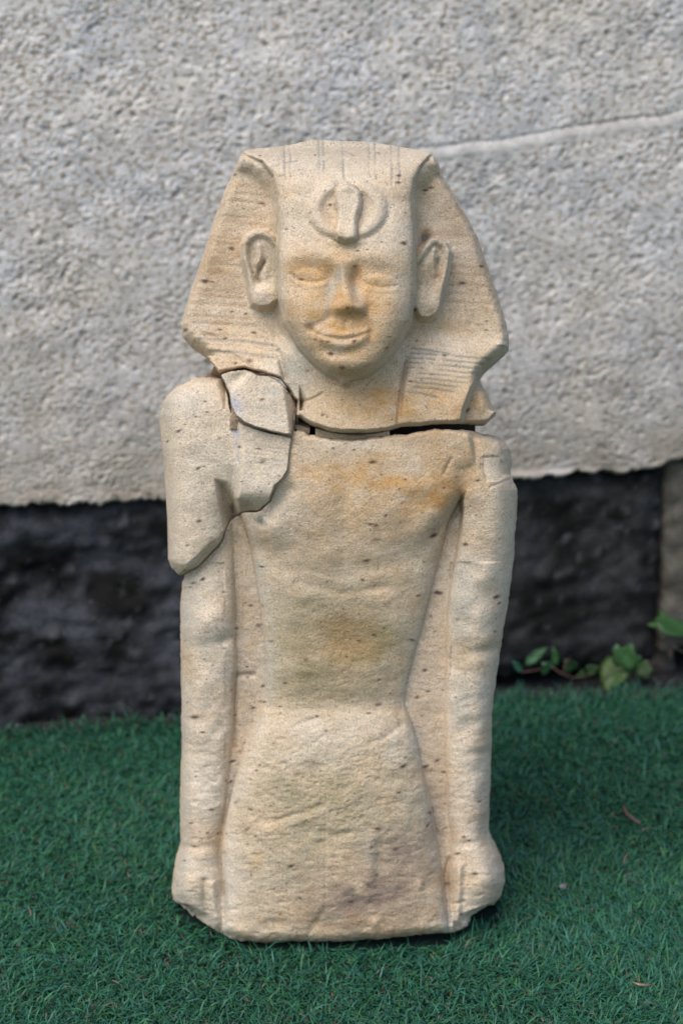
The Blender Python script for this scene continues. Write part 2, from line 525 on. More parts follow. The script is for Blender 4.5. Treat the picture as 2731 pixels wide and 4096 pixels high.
def fragment(fid, bbox_px, outline, relief, colour, labels, rim_r, rim_R, parts, seed, back=0.10, rag=1.0, rough=1.0, grow=0.0):
    """A carved stone piece. outline and relief are laid out on the front of the block; relief gives the depth
    of the carved surface in mm, the rim is rounded over and the block runs back to a flat rear face."""
    us, vs = [], []
    for px in bbox_px[0::2]:
        for py in bbox_px[1::2]:
            for r in (0.0, 0.17):
                u, v = unproj(px, py, r); us.append(u); vs.append(v)
    u = np.arange(min(us) - 0.006, max(us) + 0.006, GRID)
    v = np.arange(min(vs) - 0.006, max(vs) + 0.006, GRID)
    # settle the depth at low resolution, so that outline and carving sit where they belong
    Uc, Vc = np.meshgrid(u[::5], v[::5])
    R = np.full(Uc.shape, 0.09)
    for _ in range(4):
        X, Y = proj(Uc, Vc, R)
        R = np.clip(relief(X, Y, None), np.where(Y < 760, 10, 58), 190) * 0.001
        for _k in range(5):
            Rp = np.pad(R, 1, mode='edge')
            R = (Rp[:-2, 1:-1] + Rp[2:, 1:-1] + Rp[1:-1, :-2] + Rp[1:-1, 2:] + 2 * R) / 6
    U, V = np.meshgrid(u, v)
    iu = np.interp(u, u[::5], np.arange(len(u[::5]))); iv = np.interp(v, v[::5], np.arange(len(v[::5])))
    i0 = np.clip(iu.astype(int), 0, Uc.shape[1] - 2); j0 = np.clip(iv.astype(int), 0, Uc.shape[0] - 2)
    fu = np.clip(iu - i0, 0, 1)[None, :]; fv = np.clip(iv - j0, 0, 1)[:, None]
    Rf = ((R[j0][:, i0] * (1 - fu) + R[j0][:, i0 + 1] * fu) * (1 - fv) + (R[j0 + 1][:, i0] * (1 - fu) + R[j0 + 1][:, i0 + 1] * fu) * fv)
    X, Y = proj(U, V, Rf)
    sh = U.shape
    F = relief(X, Y, seed) * 0.001
    # weathering of the surface
    g0, g1 = np.gradient(F, GRID)
    steep = sm(np.hypot(g0, g1), 1.6, 3.6)
    F = F + (1 - 0.8 * steep) * rough * 0.001 * (0.36 * fnoise(sh, GRID, 0.032, seed + 1, 1.5) + 0.13 * fnoise(sh, GRID, 0.013, seed + 2, 1.4)
                             + 0.055 * fnoise(sh, GRID, 0.006, seed + 3, 1.3) + 0.04 * fnoise(sh, GRID, 0.0032, seed + 4))
    sdp = poly_sd(X, Y, outline)
    s_px = DIST / FPX
    sd = sdp * s_px + grow + rag * 0.001 * (0.30 * fnoise(sh, GRID, 0.012, seed + 5) + 0.10 * fnoise(sh, GRID, 0.005, seed + 6) + 0.45 * fnoise(sh, GRID, 0.04, seed + 7))
    rr = rim_r(X, Y) * 0.001 if callable(rim_r) else np.full(sh, rim_r * 0.001)
    RR = rim_R(X, Y) * 0.001 if callable(rim_R) else np.full(sh, rim_R * 0.001)
    rr = np.minimum(rr, F)
    t = np.clip(sd / RR, 0, 1)
    ell = np.sqrt(np.clip(1 - (1 - t) ** 2, 0, 1))
    F2 = rr + (F - rr) * ell
    F2 = np.maximum(F2, r_ground(V))
    gy, gx = np.gradient(sd, GRID)
    gl = np.sqrt(gx * gx + gy * gy) + 1e-6
    inside = sd > 0
    cell = inside[:-1, :-1] | inside[:-1, 1:] | inside[1:, 1:] | inside[1:, :-1]
    used = np.zeros(sh, dtype=bool)
    used[:-1, :-1] |= cell; used[:-1, 1:] |= cell; used[1:, 1:] |= cell; used[1:, :-1] |= cell
    sn = np.where(inside, 0, np.clip(-sd, 0, 2 * GRID))
    sy_, sx_ = np.gradient(sdp * s_px, GRID)
    ker = 4
    def blur(a):
        for ax in (0, 1):
            p = np.cumsum(np.concatenate([np.repeat(np.take(a, [0], ax), ker + 1, ax), a, np.repeat(np.take(a, [-1], ax), ker, ax)], ax), ax)
            n_ = a.shape[ax]
            a = (np.take(p, np.arange(2 * ker + 1, 2 * ker + 1 + n_), ax) - np.take(p, np.arange(0, n_), ax)) / (2 * ker + 1)
        return a
    sx_, sy_ = blur(sx_), blur(sy_)
    U2 = U + sn * sx_; V2 = V + sn * sy_
    vid = -np.ones(sh, dtype=np.int64)
    vid[used] = np.arange(used.sum())
    jj, ii = np.where(cell)
    quads = np.stack([vid[jj, ii], vid[jj, ii + 1], vid[jj + 1, ii + 1], vid[jj + 1, ii]], -1)
    lab = labels(X, Y)[jj, ii] if labels else np.zeros(len(jj), dtype=int)
    uu, vv, ff = U2[used], V2[used], F2[used]
    g0, g1 = np.gradient(F2, GRID)
    steep = sm(np.hypot(g0, g1), 2.2, 5.0)
    col = colour(X, Y, F, seed)
    calm = (0.5 * BASE + 0.5 * PALE) * (1 + 0.06 * fnoise(sh, GRID, 0.05, seed + 8))[..., None]
    col = mixc(col, calm, 0.85 * steep)[used]
    # boundary loops
    e = np.concatenate([quads[:, [0, 1]], quads[:, [1, 2]], quads[:, [2, 3]], quads[:, [3, 0]]])
    key = np.sort(e, 1); code = key[:, 0] * (used.sum() + 1) + key[:, 1]
    _, first, cnt = np.unique(code, return_index=True, return_counts=True)
    be = e[first[cnt == 1]]
    bverts = np.unique(be)
    # rings towards the back
    ring_map = {}
    verts_u, verts_v, verts_r = [uu], [vv], [ff]
    cols = [col]
    gxu, gyu = sx_[used], sy_[used]
    nbase = len(uu); allq = [quads]; alllab = [lab]
    prev = np.full(nbase, -1, dtype=np.int64); prev[bverts] = bverts
    rim0 = ff[bverts]
    for k, (fr, ins) in enumerate(((0.12, 0.0008), (0.4, 0.003), (0.75, 0.007), (1.0, 0.013))):
        cur = np.full(nbase, -1, dtype=np.int64)
        cur[bverts] = nbase + k * len(bverts) + np.arange(len(bverts))
        verts_u.append(uu[bverts] + gxu[bverts] * ins)
        verts_v.append(vv[bverts] + gyu[bverts] * ins)
        verts_r.append(rim0 + (-back - rim0) * fr)
        cols.append(col[bverts] * 0.95)
        allq.append(np.stack([be[:, 1] * 0 + prev[be[:, 1]], prev[be[:, 0]], cur[be[:, 0]], cur[be[:, 1]]], -1))
        alllab.append(np.zeros(len(be), dtype=int))
        prev = cur
    uu = np.concatenate(verts_u); vv = np.concatenate(verts_v); ff = np.concatenate(verts_r); col = np.concatenate(cols)
    quads = np.concatenate(allq); lab = np.concatenate(alllab)
    z = Z0 + (vv + ff * S_) / C_
    P = np.stack([uu, -ff, np.maximum(z, VGROUND)], -1)
    # normals over the whole piece, so that parts meet without a seam
    fn = np.cross(P[quads[:, 2]] - P[quads[:, 0]], P[quads[:, 3]] - P[quads[:, 1]])
    nrm = np.zeros_like(P)
    for c in range(4):
        for ax in range(3):
            nrm[:, ax] += np.bincount(quads[:, c], weights=fn[:, ax], minlength=len(P))
    nrm /= (np.linalg.norm(nrm, axis=1, keepdims=True) + 1e-12)
    # rear cap: order the last loop
    nxt = {}
    for a_, b_ in be:
        nxt[prev[b_]] = prev[a_]
    loops = []
    todo = dict(nxt)
    while todo:
        s0 = next(iter(todo)); lp = [s0]; cur_ = todo.pop(s0)
        while cur_ in todo:
            lp.append(cur_); cur_ = todo.pop(cur_)
        if len(lp) > 2: loops.append(lp)
    made = {}
    for li, (pname, plabel, par) in enumerate(parts):
        q = quads[lab == li]
        if len(q) == 0:
            continue
        ids, inv = np.unique(q, return_inverse=True)
        o = mesh_obj(pname, P[ids], inv.reshape(-1, 4), M_sand, made[par] if par is not None else statue, nrm[ids], col[ids])
        if plabel: o['label'] = plabel
        made[li] = o
    if loops:
        lp = max(loops, key=len)
        me = bpy.data.meshes.new('rear_face')
        me.from_pydata(P[lp].tolist(), [], [list(range(len(lp)))])
        me.update()
        at = me.color_attributes.new('Col', 'FLOAT_COLOR', 'POINT')
        cc = np.ones((len(lp), 4), dtype=np.float32); cc[:, :3] = (0.42, 0.34, 0.24)
        at.data.foreach_set('color', cc.ravel())
        me.materials.append(M_sand)
        o = bpy.data.objects.new('rear_face', me); C.objects.link(o); o.parent = made[0]
    return made


statue = tag(empty('pharaoh_statue'), 'broken sandstone statue of a pharaoh in striped headdress standing on artificial grass', 'statue')

# ---- stone and stain colours, some also mixed in for painted light and shade
BASE = np.array([0.60, 0.475, 0.335]); PALE = np.array([0.67, 0.585, 0.475]); ORANGE = np.array([0.53, 0.31, 0.115])
OLIVE = np.array([0.30, 0.265, 0.155]); BLUEG = np.array([0.36, 0.40, 0.385]); PURPLE = np.array([0.26, 0.20, 0.165])
DARK = np.array([0.075, 0.040, 0.034]); BROWN = np.array([0.36, 0.215, 0.11])


def mixc(col, c, w):
    w = np.clip(w, 0, 1)[..., None]
    return col * (1 - w) + c * w


def stone_base(X, Y, seed):
    sh = X.shape
    a = fbm(sh, GRID, 0.10, seed + 40, 4, 0.5, 1.3)
    b = fbm(sh, GRID, 0.035, seed + 60, 4, 0.55, 1.35)
    c = fbm(sh, GRID, 0.009, seed + 80, 3, 0.7, 1.3)
    col = np.broadcast_to(BASE, sh + (3,)).copy()
    col = mixc(col, PALE, 0.35 + 0.22 * a)
    col = mixc(col, OLIVE, np.clip(0.10 * b - 0.08, 0, 0.25))
    col = mixc(col, ORANGE, np.clip(0.14 * fbm(sh, GRID, 0.06, seed + 99, 4) - 0.12, 0, 0.3))
    col = col * (1 + 0.035 * c)[..., None]
    return col, a, b, c


def spots(col, X, Y, seed, n, box, listed=()):
    r = np.random.default_rng(seed)
    items = [(r.uniform(box[0], box[2]), r.uniform(box[1], box[3]), float(np.clip(r.lognormal(1.25, 0.65), 2.6, 15)), r.uniform(0.3, 0.75), r.normal(-0.15, 0.22), r.uniform(0.45, 0.95)) for _ in range(n)]
    items += [(x, y, s * 0.85, 0.42, rot, 0.85) for x, y, s, rot in listed]
    for x, y, s, asp, rot, st_ in items:
        m = np.zeros(X.shape)
        windowed(X, Y, [(x, y)], s * 3.0, lambda a_, b_: np.exp(-np.maximum(0, (((a_ - x) * math.cos(rot) + (b_ - y) * math.sin(rot)) / s) ** 2 + ((-(a_ - x) * math.sin(rot) + (b_ - y) * math.cos(rot)) / (s * asp)) ** 2) ** 1.2), m)
        rr = np.where(m.max(1) > 0.01)[0]; cc = np.where(m.max(0) > 0.01)[0]
        if len(rr) == 0 or len(cc) == 0: continue
        sl = (slice(rr[0], rr[-1] + 1), slice(cc[0], cc[-1] + 1))
        col[sl] = mixc(col[sl], DARK, np.clip(m[sl] * st_ * 1.15, 0, 0.95))
    return col


# ---------------- head
HEAD_OUT = [(958, 606), (976, 593), (1000, 587), (1033, 582), (1128, 571), (1243, 549), (1300, 547), (1367, 553), (1482, 558), (1607, 574), (1690, 590), (1722, 600), (1745, 617), (1764, 643), (1788, 701), (1836, 777),
            (1884, 864), (1922, 940), (1961, 1055), (1999, 1160), (2037, 1284), (2051, 1351), (2049, 1388), (2030, 1412), (1989, 1447), (1946, 1486), (1934, 1510), (1945, 1540), (1961, 1562),
            (1994, 1643), (1992, 1657), (1970, 1677), (1955, 1690), (1903, 1694), (1798, 1693), (1702, 1697), (1607, 1707), (1559, 1720), (1463, 1730), (1377, 1731), (1310, 1722), (1243, 1698), (1181, 1660),
            (1186, 1610), (1157, 1560), (1119, 1512), (1071, 1493), (1037, 1483), (975, 1466), (908, 1476), (873, 1486), (841, 1447), (803, 1409), (755, 1378), (722, 1342), (709, 1294),
            (731, 1217), (774, 1083), (822, 940), (870, 797), (918, 682), (946, 624)]
CORE = [(900, 540), (930, 645), (978, 646), (1018, 654), (1060, 686), (1090, 740), (1102, 800), (1108, 900), (1104, 1000), (1104, 1100), (1112, 1200), (1135, 1290), (1186, 1382), (1234, 1440), (1300, 1497),
        (1377, 1522), (1463, 1506), (1540, 1449), (1607, 1361), (1645, 1284), (1662, 1170), (1664, 1036), (1660, 902), (1652, 806), (1660, 752), (1680, 702), (1706, 664), (1730, 648), (1775, 652), (1800, 540), (1700, 500), (1000, 500)]
EAR_L = [(985, 940), (1023, 919), (1062, 920), (1100, 940), (1126, 980), (1128, 1100), (1118, 1190), (1084, 1232), (1035, 1238), (1005, 1220), (994, 1180), (985, 1112), (966, 1040), (963, 975)]
EAR_R = [(1676, 1000), (1692, 980), (1715, 955), (1750, 948), (1788, 972), (1805, 1010), (1798, 1074), (1785, 1130), (1774, 1170), (1762, 1240), (1745, 1268), (1715, 1284), (1676, 1276), (1640, 1200), (1642, 1050)]
COBRA = [(1345, 752), (1368, 738), (1392, 734), (1420, 740), (1444, 768), (1450, 800), (1445, 835), (1434, 862), (1430, 900), (1432, 940), (1428, 962), (1387, 972), (1345, 962), (1336, 935), (1342, 890), (1346, 850), (1338, 810), (1337, 775)]
NECK_L = [(1112, 1385), (1122, 1420), (1138, 1514), (1168, 1600), (1185, 1700)]
NECK_R = [(1640, 1400), (1626, 1440), (1607, 1533), (1592, 1677), (1588, 1740)]
_lines = np.random.default_rng(3)
WING_LINES = []
for yy in (740, 770, 800, 862, 884, 946, 968, 1010, 1052, 1092, 1160, 1180, 1212, 1262, 1290, 1336, 1362):
    WING_LINES.append(([(0.06, yy), (0.93, yy + 14)], _lines.uniform(0.15, 0.65), 'L'))
for yy in (676, 742, 940, 1068, 1100, 1142, 1178, 1212, 1246, 1300, 1322):
    WING_LINES.append(([(0.05, yy + 6), (0.95, yy - 6)], _lines.uniform(0.1, 0.4), 'R'))
LAPPET_LINES = []
for i, yy in enumerate((1392, 1412, 1431, 1450, 1470, 1489, 1508, 1527, 1545, 1566)):
    x1 = (1800, 1960, 1930, 1905, 1890, 1870, 1850, 1840, 1820, 1745)[i]
    LAPPET_LINES.append([(1648 - i * 3.5, yy), ((1648 + x1) / 2, yy + 10), (x1, yy + 24)])
CROWN_X = (1138, 1162, 1277, 1295, 1372, 1477, 1501, 1566, 1597)


def wing_x(pts, side):
    o = []
    for f, y in pts:
        if side == 'L':
            xo = np.interp(y, [624, 682, 797, 940, 1083, 1217, 1294, 1378], [960, 930, 885, 840, 790, 748, 730, 770]); xi = np.interp(y, [624, 700, 780, 920, 930, 1100, 1240, 1400], [1000, 1060, 1085, 1085, 970, 965, 1000, 1110])
        else:
            xi = np.interp(y, [620, 670, 735, 930, 960, 1100, 1280, 1400], [1720, 1690, 1680, 1690, 1800, 1800, 1770, 1660]); xo = np.interp(y, [613, 701, 777, 864, 940, 1055, 1160, 1284, 1351], [1735, 1772, 1820, 1868, 1905, 1945, 1985, 2020, 2036])
        o.append((xi * f + xo * (1 - f), y))
    return o


def head_relief(X, Y, seed):
    xl = ip(Y, (560, 960), (612, 968), (650, 1050), (705, 1090), (780, 1104), (900, 1112), (1000, 1108), (1100, 1106), (1200, 1113), (1290, 1136), (1382, 1187), (1440, 1236), (1497, 1302), (1522, 1370))
    xr = ip(Y, (560, 1745), (606, 1742), (630, 1710), (672, 1680), (735, 1658), (806, 1654), (902, 1662), (1036, 1667), (1170, 1664), (1284, 1647), (1361, 1609), (1449, 1542), (1506, 1465), (1522, 1385))
    mid, half = (xl + xr) / 2, np.maximum((xr - xl) / 2, 20)
    t = np.clip(np.abs((X - mid) / half), 0, 1)
    c = softcurve(Y, (530, 0), (548, 6), (570, 38), (600, 66), (650, 94), (700, 109), (760, 119), (850, 127), (950, 134), (1020, 141), (1100, 143), (1180, 148), (1250, 151), (1330, 153), (1400, 154), (1450, 155), (1485, 153), (1510, 142), (1530, 120))
    ed = softcurve(Y, (530, 0), (548, 4), (570, 34), (600, 60), (650, 82), (720, 88), (900, 94), (1100, 98), (1250, 100), (1350, 102), (1450, 108), (1520, 112))
    n = ip(Y, (600, 3.4), (900, 3.1), (1150, 3.0), (1350, 3.3), (1500, 2.9))
    core = ed + (c - ed) * np.power(np.clip(1 - np.power(t, n), 0, 1), 1 / n)
    # headdress wings, falling away to the sides
    wing = softcurve(Y, (560, 40), (610, 60), (700, 70), (900, 71), (1150, 73), (1280, 77), (1350, 80), (1420, 92), (1500, 104), (1600, 112), (1700, 116))
    wing = wing - 0.022 * np.clip(np.abs(X - 1385) - 300, 0, 500) * ip(Y, (1300, 1.0), (1450, 0.5), (1600, 0.3))
    hollow = line(X, Y, [(1000, 650), (1060, 740), (1075, 900), (1080, 1100), (1095, 1260), (1150, 1370)], 40) * -2 + line(X, Y, [(1715, 660), (1690, 760), (1688, 900), (1690, 1100), (1665, 1290), (1620, 1400)], 38) * -2
    F = wing + hollow
    # neck and lappets
    nl = np.interp(Y, [p[1] for p in NECK_L], [p[0] for p in NECK_L]); nr = np.interp(Y, [p[1] for p in NECK_R], [p[0] for p in NECK_R])
    tn = np.clip((X - (nl + nr) / 2) / ((nr - nl) / 2), -1.3, 1.3)
    neck = softcurve(Y, (1380, 96), (1480, 98), (1540, 100), (1620, 107), (1700, 114), (1740, 117)) + 12 * np.sqrt(np.clip(1 - 0.8 * tn ** 2, 0.02, 1)) - 4
    wn_ = sm(np.abs(tn), 1.07, 0.97) * sm(Y, 1330, 1440)
    F = F * (1 - wn_) + neck * wn_
    F = F - 5 * line(X, Y, [(1117, 1405), (1126, 1450), (1140, 1512)], 10) - 3.5 * line(X, Y, [(1628, 1436), (1612, 1530), (1598, 1640), (1592, 1700)], 9)
    # lump behind the right lappet
    lump = poly_sd(X, Y, [(1905, 1510), (1880, 1560), (1850, 1640), (1835, 1720), (2060, 1720), (2060, 1500), (1940, 1480)])
    F = F - 26 * sm(lump, -8, 22) + 5 * G(X, Y, 1925, 1615, 30, 45)
    # ears
    el = np.zeros(X.shape); er = np.zeros(X.shape)
    windowed(X, Y, EAR_L, 20, lambda a, b: poly_sd(a, b, EAR_L) + 100, el); el -= 100
    windowed(X, Y, EAR_R, 20, lambda a, b: poly_sd(a, b, EAR_R) + 100, er); er -= 100
    F = F - 7 * G(X, Y, 1700, 946, 22, 22)
    # head core over the wings
    sdc = poly_sd(X, Y, CORE)
    wc = sm(sdc, -36 - 34 * sm(Y, 800, 680), 16 + 10 * sm(Y, 800, 680))
    F = F * (1 - wc) + smax(core, F, 2.0) * wc
    # ears stand against the sides of the head
    rim_l = sm(el, -8, 12); rim_r_ = sm(er, -8, 12)
    e1 = 93 - 6.0 * sm(el, 20, 38) * sm(Y, 1175, 1110) + 4.5 * line(X, Y, [(1034, 985), (1040, 1020), (1034, 1052)], 15) - 6.5 * line(X, Y, [(1054, 1048), (1038, 1078), (1030, 1112), (1038, 1124)], 8)
    e1 = e1 + 2.5 * G(X, Y, 1064, 1095, 12, 30) + 3 * sm(X, 990, 1090) + 2 * G(X, Y, 1040, 1185, 30, 30)
    F = F * (1 - rim_l) + np.maximum(e1, F) * rim_l
    e2 = 94 - 5.0 * sm(er, 20, 38) * sm(Y, 1210, 1130) + 4 * line(X, Y, [(1735, 1000), (1726, 1050), (1740, 1095)], 12) - 5 * line(X, Y, [(1752, 1040), (1744, 1075), (1750, 1105)], 8) + 2.5 * G(X, Y, 1702, 1070, 14, 50)
    e2 = e2 + 3 * sm(X, 1790, 1690) + 2 * G(X, Y, 1715, 1225, 30, 30)
    F = F * (1 - rim_r_) + np.maximum(e2, F) * rim_r_
    # ---- carved face
    f = np.zeros(X.shape)
    f += 1.6 * line(X, Y, [(1145, 1058), (1185, 1026), (1245, 1012), (1315, 1030)], 30) + 1.6 * line(X, Y, [(1425, 1030), (1480, 1024), (1545, 1038), (1600, 1072)], 30)
    f -= 4.0 * G(X, Y, 1240, 1092, 92, 50) + 4.0 * G(X, Y, 1508, 1112, 88, 50)
    f += 3.5 * G(X, Y, 1232, 1096, 60, 28, 0.10) + 3.5 * G(X, Y, 1512, 1118, 60, 28, 0.06)
    lidl = [(1160, 1098), (1195, 1118), (1232, 1128), (1270, 1127), (1304, 1117)]
    lidr = [(1438, 1118), (1470, 1138), (1515, 1148), (1552, 1148), (1585, 1142)]
    f -= 1.0 * line(X, Y, lidl, 7) + 0.9 * line(X, Y, lidr, 7)
    f += 1.0 * line(X, Y, [(x, y + 17) for x, y in lidl[1:]], 10) + 1.0 * line(X, Y, [(x, y + 17) for x, y in lidr[1:]], 9)
    f -= 0.5 * line(X, Y, [(1160, 1096), (1185, 1077), (1232, 1067), (1275, 1078), (1302, 1106)], 7) + 0.45 * line(X, Y, [(1445, 1110), (1475, 1094), (1515, 1090), (1555, 1100), (1582, 1122)], 7)
    f -= 4.5 * G(X, Y, 1326, 1108, 24, 40) + 7.0 * G(X, Y, 1424, 1108, 22, 44)
    f -= 3.0 * G(X, Y, 1425, 1175, 22, 45, -0.25) + 2.5 * G(X, Y, 1322, 1180, 26, 50, 0.2)
    # nose: ridge, tip, wings; it ends abruptly below
    cut = 1 - sm(Y - 0.06 * (X - 1385), 1236, 1308)
    f += (5.5 * line(X, Y, [(1366, 1060), (1372, 1110), (1386, 1180), (1398, 1225)], 30) + 7.0 * G(X, Y, 1400, 1222, 48, 42) + 5.0 * G(X, Y, 1440, 1234, 24, 24) + 5.0 * G(X, Y, 1344, 1232, 36, 32) + 3.5 * G(X, Y, 1385, 1205, 60, 60)) * cut
    f -= 2.0 * G(X, Y, 1475, 1232, 14, 26) + 1.8 * G(X, Y, 1318, 1245, 16, 26)
    # mouth
    f += 2.0 * G(X, Y, 1370, 1345, 130, 70)
    f += 2.0 * line(X, Y, [(1275, 1324), (1310, 1334), (1362, 1342), (1420, 1335), (1466, 1322)], 14)
    f += 2.8 * line(X, Y, [(1285, 1356), (1325, 1374), (1372, 1383), (1420, 1373), (1456, 1350)], 18)
    f -= 1.0 * line(X, Y, [(1246, 1321), (1290, 1345), (1363, 1357), (1430, 1348), (1478, 1326)], 7)
    f -= 1.3 * line(X, Y, [(1300, 1402), (1340, 1412), (1374, 1416), (1412, 1408), (1440, 1396)], 18)
    f -= 2.2 * G(X, Y, 1240, 1316, 18, 15) + 2.2 * G(X, Y, 1484, 1330, 13, 22)
    f -= 1.8 * line(X, Y, [(1320, 1268), (1270, 1298), (1240, 1312)], 14) + 1.6 * line(X, Y, [(1458, 1268), (1480, 1300)], 13)
    f -= 1.4 * line(X, Y, [(1385, 1285), (1380, 1320)], 12)
    f += 1.5 * G(X, Y, 1375, 1462, 80, 32) + 3.0 * G(X, Y, 1215, 1235, 55, 70) + 3.0 * G(X, Y, 1555, 1245, 50, 70)
    # royal cobra with its coil
    q = np.sqrt(((X - 1388) / 154) ** 2 + ((Y - 834) / 120) ** 2)
    side = sm(np.abs(X - 1388), 30, 62)
    ring = np.exp(-np.abs((q - 0.84) / 0.19) ** 3)
    f += 4.2 * ring * (0.1 + 0.9 * side) * sm(Y, 985, 930) - 3.2 * np.exp(-(q / 0.62) ** 6)
    f -= 0.8 * np.exp(-((q - 1.1) / 0.07) ** 2) * sm(Y, 740, 820)
    f += 13.0 * dome(X, Y, COBRA, 22) - 2.0 * G(X, Y, 1390, 985, 55, 13)
    F = F + f * sm(sdc, -10, 12)
    if seed is not None:
        for x in CROWN_X:
            F = F - 0.9 * line(X, Y, [(x - 4, 545), (x, 640), (x + 3, 700 if abs(x - 1388) < 120 else 735)], 5.5)
        F = F - 0.9 * line(X, Y, [(1180, 655), (1240, 640)], 6)
        for pts, dpt, sd_i in WING_LINES:
            F = F - dpt * line(X, Y, wing_x(pts, sd_i), 7)
        for pts in LAPPET_LINES:
            F = F - 0.55 * line(X, Y, pts, 5)
        for yy in (1362, 1385, 1410):
            F = F - 1.0 * line(X, Y, [(800, yy - 8), (950, yy), (1105, yy + 22)], 6)
        F = F - 1.6 * line(X, Y, [(1000, 632), (1050, 668), (1078, 730), (1088, 820), (1092, 920)], 6)
        F = F - 2.4 * line(X, Y, [(950, 682), (1000, 690), (1050, 740)], 10) * 0.6
        # crack below the chin on the left, chips
        F = F - 2.2 * line(X, Y, [(1185, 1600), (1230, 1602), (1262, 1590), (1290, 1572)], 4.5) - 3 * sm(poly_sd(X, Y, [(800, 1412), (845, 1398), (930, 1408), (1020, 1470), (1000, 1500), (860, 1500)]), -5, 10)
        F = F - 3 * G(X, Y, 845, 1345, 30, 10, 0.4)
    return F


def head_rim(X, Y):
    r = np.full(X.shape, 24.0)
    r = np.where(Y > 1500, 24 + 70 * sm(X, 1960, 1800) * sm(Y, 1600, 1660) * sm(X, 1150, 1200), r)
    r = np.where((X < 1180) & (Y > 1440), 84.0, r)
    r = np.where(Y < 720, 4 + 20 * sm(Y, 590, 720), r)
    return r


def head_R(X, Y):
    R = np.full(X.shape, 13.0)
    R = np.where(Y > 1640, 4.0, R)
    R = np.where((Y > 1420) & (X < 1200), 1.6, R)
    R = np.where(Y < 720, 3.0 + 10 * sm(Y, 590, 720), R)
    R = np.where((X > 1700) & (Y > 1380) & (Y < 1560), 16.0, R)
    return R


